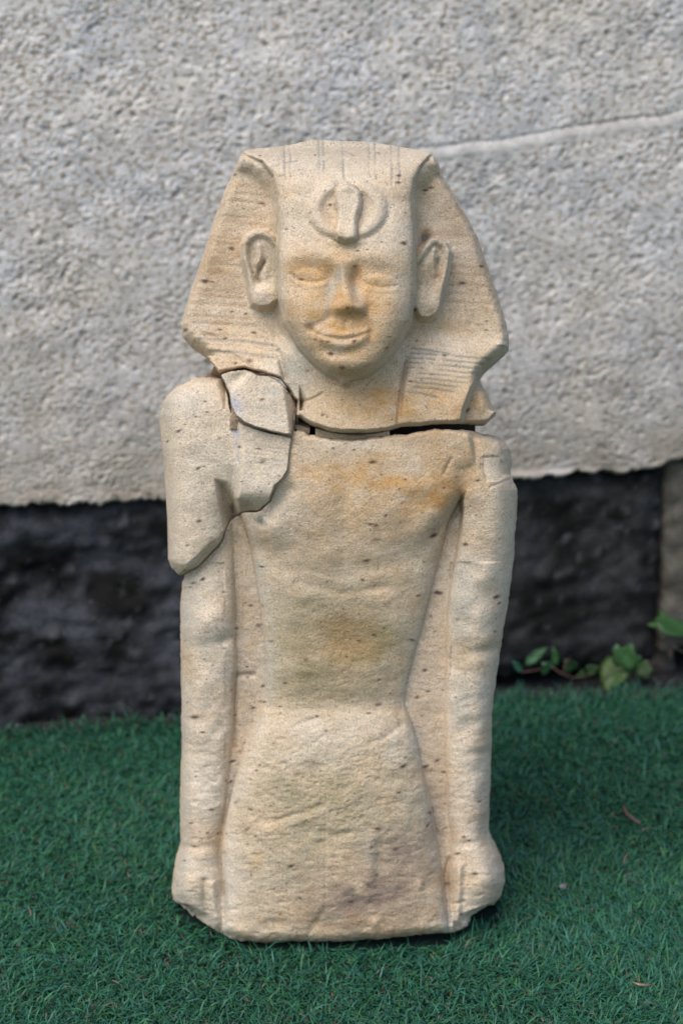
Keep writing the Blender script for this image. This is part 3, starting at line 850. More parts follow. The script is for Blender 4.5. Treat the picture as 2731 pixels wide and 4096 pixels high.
def head_colour(X, Y, F, seed):
    col, a, b, c = stone_base(X, Y, seed)
    n1 = np.clip(0.9 + 0.2 * b, 0.3, 1.4)
    col = mixc(col, ORANGE, (0.70 * G(X, Y, 1370, 1260, 310, 280) + 0.40 * G(X, Y, 1235, 1062, 95, 42) + 0.25 * G(X, Y, 1230, 1290, 70, 60) + 0.15 * G(X, Y, 1395, 1225, 60, 50)) * n1 * sm(Y, 900, 1040) * sm(poly_sd(X, Y, CORE), -5, 30))
    col = mixc(col, PALE, 0.6 * G(X, Y, 1125, 1170, 28, 110) + 0.5 * G(X, Y, 1620, 1230, 40, 90) * n1)
    col = mixc(col, PALE, 0.45 * G(X, Y, 1390, 820, 230, 130))
    col = mixc(col, ORANGE, 0.72 * G(X, Y, 1490, 1610, 170, 110) * n1 + 0.5 * G(X, Y, 1800, 1600, 260, 120) * n1)
    col = mixc(col, BROWN, (0.35 * G(X, Y, 1850, 800, 90, 180) + 0.28 * G(X, Y, 1880, 1100, 140, 220) + 0.30 * G(X, Y, 860, 1060, 120, 320)) * n1)
    col = mixc(col, BLUEG, 0.55 * G(X, Y, 1180, 1480, 70, 130) * n1 + 0.42 * G(X, Y, 1380, 570, 400, 110))  # blue-grey over the crown top is sky light put into the colour
    col = mixc(col, BLUEG, 0.62 * G(X, Y, 1326, 1146, 26, 60, 0.35) + 0.45 * G(X, Y, 1362, 1092, 20, 36) + 0.4 * G(X, Y, 1430, 1170, 16, 46, -0.3) + 0.4 * G(X, Y, 1590, 1130, 30, 40) + 0.35 * G(X, Y, 1308, 1250, 14, 60, 0.2))
    col = mixc(col, BROWN, 0.55 * G(X, Y, 1245, 1320, 16, 14) + 0.5 * G(X, Y, 1428, 1080, 24, 42) + 0.35 * G(X, Y, 1250, 1060, 70, 22))  # dark tone right of the nose bridge is its shadow put into the colour
    col = mixc(col, OLIVE, 0.5 * line(X, Y, [(1100, 900), (1098, 1050), (1108, 1200), (1140, 1300)], 18) + 0.4 * line(X, Y, [(1665, 850), (1672, 1050), (1660, 1220), (1630, 1330)], 18) + 0.4 * G(X, Y, 1390, 980, 60, 12))
    col = mixc(col, np.array([0.12, 0.135, 0.15]), 0.8 * G(X, Y, 1698, 946, 20, 20) * n1)
    for x in CROWN_X:
        col = mixc(col, np.array([0.25, 0.25, 0.24]), 0.65 * line(X, Y, [(x - 4, 545), (x, 640), (x + 3, 715)], 4.5) * sm(b, -1.3, 0.3))
    for pts in LAPPET_LINES:
        col = mixc(col, np.array([0.21, 0.24, 0.22]), 0.8 * line(X, Y, pts, 4.5) * sm(b, -1.8, 0.0))
    for yy in (1362, 1410):
        col = mixc(col, np.array([0.24, 0.27, 0.27]), 0.55 * line(X, Y, [(800, yy - 8), (950, yy), (1105, yy + 22)], 6))
    for pts, dpt, sd_i in WING_LINES:
        col = mixc(col, BROWN, 0.28 * line(X, Y, wing_x(pts, sd_i), 7) * sm(a, -1.2, 0.6))
    col = mixc(col, PURPLE, 0.6 * line(X, Y, [(1626, 1440), (1608, 1530), (1600, 1600)], 7))
    for pts in ([(1090, 668), (1115, 660)], [(1140, 652), (1190, 642)], [(1110, 708), (1135, 700)], [(1380, 605), (1415, 622)]):
        col = mixc(col, np.array([0.14, 0.13, 0.15]), 0.4 * line(X, Y, pts, 3.5))
    listed = [(1594, 702, 13, 0), (1592, 730, 14, 0), (1612, 972, 18, -0.1), (1046, 812, 13, 0), (935, 692, 14, 0.2), (1040, 625, 8, 0), (820, 1124, 22, 0.1), (850, 1127, 10, 0), (735, 1318, 18, 0), (1015, 1330, 14, 0),
              (880, 1318, 12, 0), (1730, 955, 18, 0), (1848, 1132, 18, 0), (1925, 1064, 14, 0), (1712, 640, 12, -0.8), (1776, 680, 10, 0.6), (1702, 758, 14, 0), (1945, 1284, 9, 0), (1944, 1320, 9, 0), (1660, 1236, 14, -0.5),
              (1205, 1118, 12, 0), (1260, 1358, 10, 0), (1312, 1368, 9, 0), (1430, 1003, 10, 0), (1468, 998, 9, 0), (1146, 918, 9, 0), (1640, 1525, 10, 0), (1870, 1640, 18, -0.7), (1555, 1348, 8, 0)]
    return spots(col, X, Y, seed + 5, 170, (700, 560, 2050, 1720), listed)


def head_labels(X, Y):
    L = np.zeros(X.shape, dtype=int)                       # 0 headdress
    nl = np.interp(Y, [p[1] for p in NECK_L], [p[0] for p in NECK_L]); nr = np.interp(Y, [p[1] for p in NECK_R], [p[0] for p in NECK_R])
    core = poly_sd(X, Y, CORE) > -8
    L[(X > nl) & (X < nr) & (Y > 1385)] = 2                # neck
    L[core & (Y > 985)] = 1                                # face
    L[(poly_sd(X, Y, EAR_L) > -2)] = 3
    L[(poly_sd(X, Y, EAR_R) > -2)] = 4
    q = np.sqrt(((X - 1391) / 150) ** 2 + ((Y - 830) / 106) ** 2)
    L[(q < 1.05) | (poly_sd(X, Y, COBRA) > 0)] = 5
    L[(((X - 1232) / 78) ** 2 + ((Y - 1100) / 38) ** 2) < 1] = 6
    L[(((X - 1512) / 78) ** 2 + ((Y - 1122) / 38) ** 2) < 1] = 7
    L[poly_sd(X, Y, [(1350, 1070), (1385, 1070), (1405, 1150), (1460, 1225), (1455, 1262), (1400, 1284), (1335, 1268), (1315, 1240), (1345, 1150)]) > 0] = 8
    L[poly_sd(X, Y, [(1238, 1312), (1310, 1322), (1365, 1328), (1420, 1322), (1484, 1316), (1455, 1375), (1372, 1408), (1290, 1378)]) > 0] = 9
    return L


HEAD_PARTS = [('headdress', 'striped cloth headdress with flaring side wings', None), ('face', 'smiling face with nearly closed eyes and ochre stains', None), ('neck', 'ochre stained neck above the open break', None),
              ('ear', "ear on the picture's left side", None), ('ear', "ear on the picture's right side", None), ('cobra_emblem', 'carved rearing cobra with coiled body on the forehead', 0),
              ('eye', None, 1), ('eye', None, 1), ('nose', None, 1), ('mouth', None, 1)]
fragment('head', (690, 520, 2080, 1760), HEAD_OUT, head_relief, head_colour, head_labels, head_rim, head_R, HEAD_PARTS, 300, back=0.09, rag=0.5, rough=0.6)

# ---------------- torso, arms and kilt
CRACK = [(724, 2300), (758, 2284), (789, 2268), (826, 2232), (873, 2184), (894, 2153), (902, 2122), (920, 2085), (946, 2062), (977, 2049), (1030, 2047), (1045, 2041), (1082, 2001), (1103, 1944),
         (1134, 1918), (1155, 1881), (1161, 1818), (1171, 1761), (1178, 1712)]
TORSO_OUT = [(724, 2300), (690, 2200), (672, 1900), (668, 1650), (700, 1560), (770, 1502), (805, 1488), (850, 1462), (900, 1466), (1000, 1472), (1090, 1496), (1150, 1545), (1188, 1600), (1194, 1650), (1186, 1708), (1234, 1735), (1300, 1748), (1354, 1756), (1408, 1759), (1517, 1746), (1560, 1737), (1625, 1739), (1669, 1725), (1734, 1717), (1788, 1715), (1896, 1720), (1967, 1728), (2010, 1739), (2037, 1763), (2051, 1790),
             (2056, 1888), (2062, 1920), (2078, 1953), (2081, 1985), (2076, 2078), (2067, 2213), (2056, 2320), (2043, 2408), (2026, 2517), (2015, 2593), (1999, 2696), (1986, 2788), (1978, 2869), (1978, 2950), (1972, 3086), (1969, 3217), (1964, 3336), (1978, 3379),
             (2005, 3428), (2026, 3488), (2029, 3531), (2015, 3585), (1994, 3623), (1950, 3650), (1896, 3678), (1883, 3688), (1869, 3715), (1831, 3737), (1777, 3751), (1679, 3759), (1593, 3770), (1511, 3780), (1408, 3785), (1300, 3789), (1018, 3791), (958, 3781), (918, 3769),
             (879, 3746), (844, 3716), (794, 3682), (729, 3642), (685, 3612), (676, 3572), (682, 3498), (695, 3433), (710, 3383), (710, 3279), (712, 3100), (717, 2947), (715, 2797), (711, 2598), (712, 2499), (710, 2414), (717, 2360)]


def body_edges(Y):
    xl = softcurve(Y, (1700, 1000), (1950, 960), (2040, 955), (2100, 975), (2158, 996), (2315, 1022), (2424, 1040), (2549, 1055), (2698, 1062), (2788, 1056), (2827, 1043), (2897, 1018), (2972, 988), (3046, 958), (3146, 932), (3250, 908), (3330, 892), (3420, 884), (3500, 890), (3600, 900), (3720, 896), (3800, 890))
    xr = softcurve(Y, (1700, 1990), (1900, 1900), (1996, 1845), (2088, 1790), (2213, 1762), (2349, 1726), (2463, 1700), (2571, 1668), (2690, 1637), (2761, 1621), (2820, 1612), (2870, 1640), (2977, 1672), (3086, 1690), (3163, 1712), (3271, 1734), (3379, 1750), (3515, 1770), (3640, 1785), (3800, 1800))
    return xl, xr


def torso_relief(X, Y, seed):
    slab = ip(Y, (1700, 80), (2000, 80), (2300, 81), (2900, 83), (3200, 86), (3400, 95), (3560, 108), (3660, 120), (3750, 128))
    xl, xr = body_edges(Y)
    mid, half = (xl + xr) / 2, (xr - xl) / 2
    t = np.clip(np.abs((X - mid) / half), 0, 1)
    c = softcurve(Y, (1690, 112), (1800, 117), (1950, 121), (2080, 121), (2200, 117), (2350, 112), (2500, 110), (2650, 110), (2780, 107), (2830, 106), (2880, 112), (2960, 119), (3100, 127), (3300, 135), (3500, 141), (3650, 143), (3790, 140))
    n = ip(Y, (1700, 5.0), (2000, 3.4), (2200, 2.5), (2700, 2.3), (2900, 2.3), (3300, 2.5), (3700, 2.6))
    body = slab + (c - slab) * np.power(np.clip(1 - np.power(t, n), 0, 1), 1 / n)
    body = np.where(t >= 1, slab - 1, body)
    F = smax(slab, body, 3.0)
    # arm on the right of the picture
    xo = ip(Y, (1700, 2040), (1790, 2051), (1890, 2058), (1960, 2080), (2078, 2076), (2213, 2067), (2320, 2056), (2408, 2043), (2517, 2026), (2696, 1999), (2788, 1986), (2869, 1978), (3086, 1972), (3336, 1964), (3379, 1978), (3428, 2005), (3488, 2026), (3531, 2029), (3585, 2015), (3623, 1994), (3700, 1960))
    xi = softcurve(Y, (1700, 1700), (1850, 1760), (1960, 1830), (2007, 1850), (2100, 1840), (2200, 1822), (2320, 1800), (2408, 1788), (2600, 1779), (2900, 1777), (3050, 1780), (3200, 1786), (3271, 1790), (3340, 1800), (3406, 1802), (3470, 1788), (3540, 1786), (3620, 1794), (3700, 1806))
    ri = ip(Y, (1700, 112), (1900, 114), (1990, 108), (2040, 96), (2120, 86), (2250, 81), (2900, 82), (3200, 84), (3400, 84), (3560, 98), (3660, 110))
    ac = softcurve(Y, (1700, 92), (1800, 104), (1950, 111), (2150, 108), (2400, 103), (2600, 101), (2800, 101), (3000, 101), (3200, 105), (3330, 108), (3420, 115), (3550, 121), (3680, 120))
    s = (X - xi) / np.maximum(xo - xi, 30)
    pk = 0.46
    sa = np.clip(s / pk, 0, 1); sb = np.clip((s - pk) / (1 - pk), 0, 1)
    arm = np.where(s < pk, ri + (ac - ri) * np.power(np.clip(1 - (1 - sa) ** 2.3, 0, 1), 1 / 2.3), 22 + (ac - 22) * np.power(np.clip(1 - sb ** 2.4, 0, 1), 1 / 2.4))
    arm = np.where(s < -0.02, 0, arm)
    ws = np.clip(s / ip(Y, (1780, 0.42), (1900, 0.36), (2010, 0.03)), 0, 1)
    ws = ws * ws * (3 - 2 * ws)
    F = F + (smax(arm, F - 60 * sm(s, 0.02, 0.3) * sm(Y, 1850, 2010) - 60 * sm(s, 0.45, 0.7), 3.0) - F) * ws
    # arm on the left of the picture
    xo2 = ip(Y, (1500, 640), (2300, 716), (2360, 717), (2414, 710), (2598, 711), (2797, 715), (2947, 717), (3100, 712), (3279, 710), (3383, 710), (3433, 695), (3498, 682), (3572, 676), (3612, 685), (3642, 729), (3700, 790))
    xi2 = softcurve(Y, (2000, 925), (2300, 935), (2450, 942), (2540, 936), (2600, 945), (2690, 944), (2760, 938), (2900, 935), (3046, 920), (3146, 908), (3250, 898), (3330, 886), (3400, 880), (3473, 884), (3540, 893), (3600, 899), (3720, 896))
    ac2 = softcurve(Y, (2000, 96), (2250, 97), (2350, 99), (2480, 104), (2600, 101), (2800, 98), (3000, 99), (3200, 104), (3330, 106), (3420, 114), (3550, 120), (3680, 115))
    ri2 = ip(Y, (2000, 76), (2300, 80), (2540, 83), (2600, 87), (2690, 86), (2720, 82), (2900, 82), (3200, 84), (3400, 84), (3560, 98), (3660, 110))
    s2 = (xi2 - X) / np.maximum(xi2 - xo2, 30)
    sa = np.clip(s2 / pk, 0, 1); sb = np.clip((s2 - pk) / (1 - pk), 0, 1)
    arm2 = np.where(s2 < pk, ri2 + (ac2 - ri2) * np.power(np.clip(1 - (1 - sa) ** 2.3, 0, 1), 1 / 2.3), 22 + (ac2 - 22) * np.power(np.clip(1 - sb ** 2.4, 0, 1), 1 / 2.4))
    F = np.where(s2 > 0, smax(arm2, F - 60 * sm(s2, 0.02, 0.3), 3.0), F)
    # hands: thumbs held against the thigh, knuckles
    F = F - 3.0 * line(X, Y, [(819, 3525), (818, 3600), (824, 3670)], 12) + 4.0 * line(X, Y, [(852, 3535), (858, 3610), (866, 3690)], 16)
    F = F - 4.0 * line(X, Y, [(896, 3420), (893, 3520), (900, 3610), (897, 3700)], 11)
    F = F - 1.5 * line(X, Y, [(1858, 3470), (1856, 3560), (1852, 3600), (1858, 3690)], 13) + 5.0 * line(X, Y, [(1834, 3470), (1830, 3560), (1824, 3680)], 18)
    F = F - 4.5 * line(X, Y, [(1800, 3440), (1784, 3500), (1790, 3600), (1804, 3690)], 12) - 2.2 * line(X, Y, [(1808, 3618), (1855, 3606)], 6)
    F = F + 4 * G(X, Y, 1955, 3510, 60, 80) + 3.5 * G(X, Y, 745, 3540, 55, 70) - 2.5 * line(X, Y, [(715, 3385), (780, 3395), (860, 3385)], 16) - 2 * line(X, Y, [(1820, 3385), (1890, 3375), (1960, 3350)], 18)
    # elbow hollows and forearm facets
    F = F - 5 * G(X, Y, 905, 2560, 40, 22, -0.2) + 4 * G(X, Y, 860, 2500, 60, 70) - 4.5 * G(X, Y, 1960, 2600, 80, 26, -0.15) + 2.5 * G(X, Y, 1900, 2480, 60, 80)
    F = F - 2.5 * G(X, Y, 1930, 3010, 60, 18, -0.1) - 2.0 * G(X, Y, 760, 2350, 50, 40)
    F = F - 4.0 * line(X, Y, [(941, 2702), (975, 2700), (1015, 2698)], 9) - 3.0 * line(X, Y, [(939, 2705), (938, 2850), (936, 2990)], 9)
    # chest and belly modelling
    F = F + 3.5 * G(X, Y, 1085, 2110, 75, 60) - 2.0 * line(X, Y, [(1040, 2190), (1090, 2210), (1150, 2205)], 34) - 4.5 * G(X, Y, 1045, 2090, 15, 22, -0.5)
    F = F - 5.5 * line(X, Y, [(1846, 2000), (1800, 2070), (1735, 2138)], 18) + 4.5 * line(X, Y, [(1810, 1985), (1750, 2060), (1690, 2110)], 45)
    F = F - 4.5 * line(X, Y, [(1160, 1960), (1110, 2010), (1070, 2060)], 26)
    F = F + 3.0 * G(X, Y, 1560, 2020, 160, 110) - 3.0 * G(X, Y, 1380, 2050, 45, 220) + 2.5 * G(X, Y, 1230, 2000, 110, 100)
    F = F - 2.5 * line(X, Y, [(1100, 2255), (1250, 2290), (1380, 2290), (1520, 2260), (1650, 2230)], 42)
    F = F - 3.0 * G(X, Y, 1372, 2530, 90, 130) + 2.5 * G(X, Y, 1350, 2690, 200, 70) - 2.0 * line(X, Y, [(1200, 2330), (1370, 2370), (1540, 2350)], 22)
    # waist: belt of the kilt steps out
    st = sm(Y - ip(X, (1000, 2830), (1200, 2850), (1400, 2858), (1620, 2846)), -16, 16) * sm(X, 1010, 1060) * sm(X, 1680, 1620)
    F = F + 1.4 * st * sm(Y, 3250, 2900)
    F = F - 1.5 * line(X, Y, [(1600, 2905), (1540, 2950), (1480, 2975)], 12) - 1.5 * line(X, Y, [(1185, 2900), (1270, 2872)], 10) - 1.2 * line(X, Y, [(1590, 2850), (1610, 2920)], 12)
    F = F - 1.6 * line(X, Y, [(1060, 3290), (1150, 3270), (1220, 3245), (1290, 3225)], 14) + 1.0 * line(X, Y, [(1070, 3320), (1160, 3300), (1290, 3255)], 16)
    F = F - 1.8 * line(X, Y, [(1290, 3330), (1350, 3340), (1400, 3332)], 15) - 0.6 * line(X, Y, [(1303, 3160), (1302, 3400), (1300, 3560), (1298, 3660)], 6)
    F = F + 1.6 * line(X, Y, [(1490, 3350), (1480, 3520)], 26) - 1.6 * line(X, Y, [(1520, 3380), (1510, 3520)], 24) - 3 * G(X, Y, 1430, 3620, 120, 30, -0.2) + 3 * G(X, Y, 1500, 3690, 24, 20) + 2.5 * G(X, Y, 1680, 3540, 20, 40)
    F = F + 2.5 * G(X, Y, 1335, 3640, 70, 40) - 3.0 * G(X, Y, 1300, 3700, 60, 40) - 1.6 * line(X, Y, [(1295, 3640), (1240, 3730)], 14) - 2 * G(X, Y, 1110, 3690, 40, 20)
    F = F - 5 * line(X, Y, [(880, 3740), (960, 3760)], 18)
    # under the shoulder fragments the stone is broken away
    broken = poly_sd(X, Y, CRACK + [(1215, 1690), (1215, 1440), (600, 1400), (560, 2360), (700, 2330)])
    core = ip(Y, (1440, 10), (1520, 30), (1600, 55), (2300, 58))
    near_core = np.where(Y < 2060, ip(Y, (1470, 84), (1500, 92), (1560, 96), (1620, 102), (1680, 114), (1760, 113), (1850, 117), (1940, 119), (1985, 108), (2020, 86), (2060, 70)), F - 20)
    kk = sm(broken, 75, 40) + sm(X, 880, 930) * sm(Y, 1760, 1720) * sm(Y, 1468, 1474)
    core = core + (np.maximum(near_core, core) - core) * np.clip(kk, 0, 1)
    w = sm(broken, -1.5, 5)
    F = F * (1 - w) + core * w
    F = F - 1.5 * np.exp(-np.clip(-broken, 0, 400) / 5.0) * (1 - w)
    F = F - 9 * np.exp(-np.clip(-broken, 0, 400) / 45.0) * sm(Y, 2120, 2200) * (1 - w)
    # chip on the shoulder at the right
    if seed is not None:
        chip = [(1928, 1825), (1990, 1826), (2010, 1850), (2025, 1905), (1990, 1925), (1945, 1925), (1930, 1880)]
        F = F - 1.8 * sm(poly_sd(X, Y, chip), -3, 5) - 0.6 * line(X, Y, [(1922, 1880), (1920, 1830), (1960, 1824), (1990, 1826)], 5) - 0.6 * line(X, Y, [(1922, 1875), (1938, 1905), (1940, 1925)], 4)
        F = F - 1.2 * line(X, Y, [(1960, 1948), (2000, 1930), (2050, 1912)], 5) - 1.5 * line(X, Y, [(1775, 1895), (1790, 1860), (1805, 1835)], 7)
        F = F - 1.6 * line(X, Y, [(1880, 2600), (1940, 2680), (1950, 2760)], 5) * 0.6
        sh = X.shape
        # bedding of the sandstone: faint horizontal streaks, stronger on the kilt
        F = F + 0.11 * fnoise(sh, GRID, 0.010, 905, 2.2) * sm(Y, 2100, 2900) + 0.17 * fnoise(sh, GRID, 0.02, 906, 1.6) * sm(Y, 2700, 3100)
        pit = np.clip(fnoise(sh, GRID, 0.0060, 911, 1.7) - 0.5, 0, 2) * (G(X, Y, 1290, 3180, 340, 210) + 0.7 * G(X, Y, 1370, 2560, 220, 200) + 0.35 * sm(Y, 2850, 3000))
        F = F - 0.42 * pit - 0.5 * np.clip(fnoise(sh, GRID, 0.012, 912, 1.8) - 0.9, 0, 2) * sm(Y, 2850, 3050)
        arms = ((X < 900) | (X > 1800)) & (Y > 2250)
        F = F + (0.28 * fnoise(sh, GRID, 0.030, 907, 0.9) + 0.9 * fnoise(sh, GRID, 0.075, 908, 0.8)) * arms
    return F


def torso_rim(X, Y):
    r = np.full(X.shape, 22.0)
    r = np.where((Y < 1830) & (X > 1180), 22 + 78 * sm(X, 2010, 1800), r)
    r = np.where((Y < 2320) & (X < 1185), 0.0, r)
    r = np.where(Y > 3580, 22 + 82 * sm(Y, 3580, 3720), r)
    return r


def torso_R(X, Y):
    R = np.full(X.shape, 4.0)
    R = np.where(Y < 1900, 4.0 + 11.0 * sm(X, 1780, 2000), R)
    R = np.where(Y > 3560, 4 + 11 * sm(Y, 3560, 3700), R)
    return R


def torso_colour(X, Y, F, seed):
    col, a, b, c = stone_base(X, Y, seed)
    n1 = np.clip(0.9 + 0.22 * b + 0.12 * a, 0.2, 1.5); n2 = np.clip(0.85 + 0.3 * a, 0.2, 1.5)
    xl, xr = body_edges(Y)
    inb = sm(X, xl - 10, xl + 40) * sm(X, xr + 10, xr - 40)
    col = mixc(col, ORANGE, (0.62 * G(X, Y, 1470, 1910, 300, 140) + 0.42 * G(X, Y, 1790, 1850, 190, 130) + 0.45 * G(X, Y, 1740, 2010, 170, 75, -0.5) + 0.25 * G(X, Y, 1400, 2200, 330, 200)) * n1)
    col = mixc(col, BROWN, (0.5 * G(X, Y, 1790, 1960, 90, 35, -0.5) + 0.35 * G(X, Y, 1720, 1740, 110, 40) + 0.35 * G(X, Y, 1900, 2150, 60, 120) * 0) * n1)
    col = mixc(col, PALE, 0.6 * G(X, Y, 1430, 1780, 160, 32) + 0.5 * G(X, Y, 1650, 1860, 70, 60))
    col = mixc(col, OLIVE, (1.1 * G(X, Y, 1350, 2570, 270, 210) + 0.5 * G(X, Y, 1250, 2760, 260, 80)) * n2 * inb)
    col = mixc(col, BROWN, 0.5 * G(X, Y, 1370, 2530, 110, 90) * n1)
    col = mixc(col, ORANGE, 0.22 * G(X, Y, 1400, 2620, 190, 120) * n1)
    col = mixc(col, OLIVE, 0.42 * G(X, Y, 1350, 3450, 480, 330) * n2)  # broad olive tone, darker over the lower kilt
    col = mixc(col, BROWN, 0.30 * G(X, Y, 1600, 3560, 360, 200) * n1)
    arm_ = sm(X, 950, 900) * sm(Y, 2200, 2400) + sm(X, 1770, 1810) * sm(Y, 1950, 2150)
    col = mixc(col, PALE, 0.7 * arm_ * n2)
    col = mixc(col, PALE, (0.45 * G(X, Y, 1420, 2900, 260, 60) + 0.4 * G(X, Y, 1200, 2250, 200, 60)) * n2)
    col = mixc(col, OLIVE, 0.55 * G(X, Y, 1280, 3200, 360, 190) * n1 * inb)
    edge = np.exp(-((X - xl - 12) / 40) ** 2) * sm(Y, 2050, 2200)
    col = mixc(col, BLUEG * 1.35, 0.35 * edge * n2 + 0.5 * np.exp(-((X - xr + 4) / 22) ** 2) * sm(Y, 2300, 2420) * n2)
    col = mixc(col, PALE, 0.5 * np.exp(-((X - xl - 30) / 45) ** 2) * sm(Y, 2820, 2900) * n2)
    pinkish = np.array([0.49, 0.385, 0.30])
    gap = sm(X, xl + 5, xl - 15) * sm(X, 920, 950) + sm(X, xr - 5, xr + 15) * sm(X, 1790, 1760)
    col = mixc(col, pinkish, 0.25 * gap * sm(Y, 2250, 2350))
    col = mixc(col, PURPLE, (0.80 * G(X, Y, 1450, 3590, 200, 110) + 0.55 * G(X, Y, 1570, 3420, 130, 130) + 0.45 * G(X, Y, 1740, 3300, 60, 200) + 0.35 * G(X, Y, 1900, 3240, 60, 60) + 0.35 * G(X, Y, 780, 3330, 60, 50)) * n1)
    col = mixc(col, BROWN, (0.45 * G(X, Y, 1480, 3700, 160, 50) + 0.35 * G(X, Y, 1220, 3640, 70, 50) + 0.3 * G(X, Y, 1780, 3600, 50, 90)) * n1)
    col = mixc(col, BLUEG, (0.42 * G(X, Y, 1845, 2500, 40, 350) + 0.45 * G(X, Y, 760, 2380, 60, 110) + 0.3 * np.exp(-((X - 722) / 28) ** 2) * sm(Y, 2350, 2400) + 0.25 * G(X, Y, 1100, 2000, 80, 80) + 0.35 * G(X, Y, 2020, 1960, 60, 40) + 0.3 * G(X, Y, 1460, 3420, 30, 90)) * n2)
    col = mixc(col, np.array([0.20, 0.24, 0.23]), 0.75 * G(X, Y, 1045, 2092, 14, 20, -0.5))
    col = mixc(col, OLIVE, 0.4 * G(X, Y, 1575, 1745, 40, 16))
    for pts in ([(1922, 1880), (1920, 1830), (1960, 1824), (1990, 1826)], [(1960, 1948), (2000, 1930), (2050, 1912)], [(1775, 1895), (1790, 1860), (1805, 1835)], [(1922, 1875), (1938, 1905), (1940, 1925)]):
        col = mixc(col, np.array([0.22, 0.23, 0.22]), 0.3 * line(X, Y, pts, 4))
    col = mixc(col, PALE * 1.04, 0.6 * sm(poly_sd(X, Y, [(1928, 1828), (1990, 1828), (2010, 1852), (2023, 1903), (1990, 1922), (1945, 1922), (1932, 1880)]), -3, 4))
    col = mixc(col, np.array([0.30, 0.29, 0.48]), 0.8 * G(X, Y, 2046, 1928, 8, 8))
    broken = poly_sd(X, Y, CRACK + [(1215, 1690), (1215, 1440), (600, 1400), (560, 2360), (700, 2330)])
    col = mixc(col, np.array([0.20, 0.15, 0.11]), sm(broken, 0, 5) * 0.75)
    listed = [(1490, 1848, 18, -0.15), (1415, 1800, 10, 0), (1735, 2142, 24, -0.45), (1480, 2096, 14, 0), (1465, 2242, 16, -0.2), (1620, 1918, 9, 0), (1910, 1922, 12, 0), (1846, 1985, 8, 0), (1758, 2373, 18, 0), (1672, 2383, 12, -0.2), (1985, 2388, 18, -0.4),
              (1996, 2412, 10, -0.4), (1494, 2540, 12, 0), (1435, 2564, 12, 0), (1388, 2627, 9, 0), (1473, 2853, 12, 0), (1712, 2766, 12, 0), (1612, 3066, 18, -0.4), (1702, 3068, 18, -0.4), (1774, 3090, 14, 0.2), (1748, 3042, 14, -0.3), (1511, 3315, 20, 0),
              (1709, 3302, 14, -1.0), (1485, 3388, 10, 0), (1595, 3170, 12, 0), (1898, 3495, 18, 0), (1916, 3205, 12, -0.4), (1403, 3608, 16, 0), (780, 2868, 22, 0.05), (812, 2928, 12, 0), (1013, 2832, 14, 0), (1055, 2808, 12, -0.2), (1003, 2422, 12, 0), (1120, 2826, 9, 0),
              (1140, 2733, 12, 0), (930, 3046, 16, -0.3), (922, 3130, 12, -0.6), (1025, 3082, 10, 0), (1002, 3237, 13, 0.3), (765, 3292, 12, 0), (778, 3386, 11, 0.1), (1200, 3592, 10, 0.4), (1005, 3500, 9, 0.4), (740, 2350, 7, 0), (762, 2348, 8, 0), (895, 2368, 10, 0), (1500, 1672, 8, 0), (740, 3440, 8, 0), (697, 3508, 9, 1.0)]
    return spots(col, X, Y, seed + 5, 480, (690, 1730, 2060, 3780), listed)


def torso_labels(X, Y):
    xl, xr = body_edges(Y)
    L = np.zeros(X.shape, dtype=int)                                 # chest
    L[(Y > 2852)] = 1                                                # kilt
    xi = np.interp(Y, [1960, 2007, 2320, 2600, 3000, 3271, 3406, 3480, 3700], [1840, 1850, 1800, 1779, 1778, 1790, 1802, 1786, 1806])
    xi2 = np.interp(Y, [2000, 2300, 2600, 2900, 3046, 3250, 3400, 3600, 3720], [925, 935, 945, 935, 920, 898, 880, 899, 896])
    L[((X < xl) | (X > xr)) & (Y > 2050)] = 2                        # back slab
    L[(X > xi) & (Y > 1830)] = 3
    L[(X < xi2) & (Y > 2100)] = 4
    L[(X > xi) & (Y > 3380)] = 5
    L[(X < xi2) & (Y > 3390)] = 6
    broken = poly_sd(X, Y, CRACK + [(1215, 1690), (1215, 1440), (600, 1400), (560, 2360), (700, 2330)])
    L[broken > 2] = 7
    return L


TORSO_PARTS = [('torso', 'bare chest and belly with ochre and olive stains', None), ('kilt', 'pale eroded kilt over the lap', None), ('back_slab', None, None), ('arm', "whole straight arm on the picture's right", None),
               ('arm', "forearm on the picture's left below the broken shoulder", None), ('hand', None, 3), ('hand', None, 4), ('broken_core', None, None)]
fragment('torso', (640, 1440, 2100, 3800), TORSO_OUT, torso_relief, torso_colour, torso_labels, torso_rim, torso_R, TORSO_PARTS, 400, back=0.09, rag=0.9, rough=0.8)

# ---------------- loose shoulder piece
SHOULDER_OUT = [(881, 1508), (805, 1504), (758, 1510), (700, 1536), (653, 1573), (634, 1609), (627, 1661), (632, 1724), (645, 1845), (656, 1949), (661, 2080), (664, 2237), (677, 2268), (703, 2304), (724, 2303),
                (758, 2286), (789, 2268), (826, 2231), (871, 2184), (891, 2153), (899, 2122), (917, 2084), (944, 2060), (977, 2047), (1030, 2045), (1044, 2039), (1080, 2000), (1100, 1943), (1131, 1917), (1152, 1880),
                (1158, 1818), (1167, 1761), (1168, 1752), (1150, 1744), (1077, 1731), (1025, 1715), (975, 1697), (938, 1667), (920, 1632), (912, 1578), (892, 1528)]


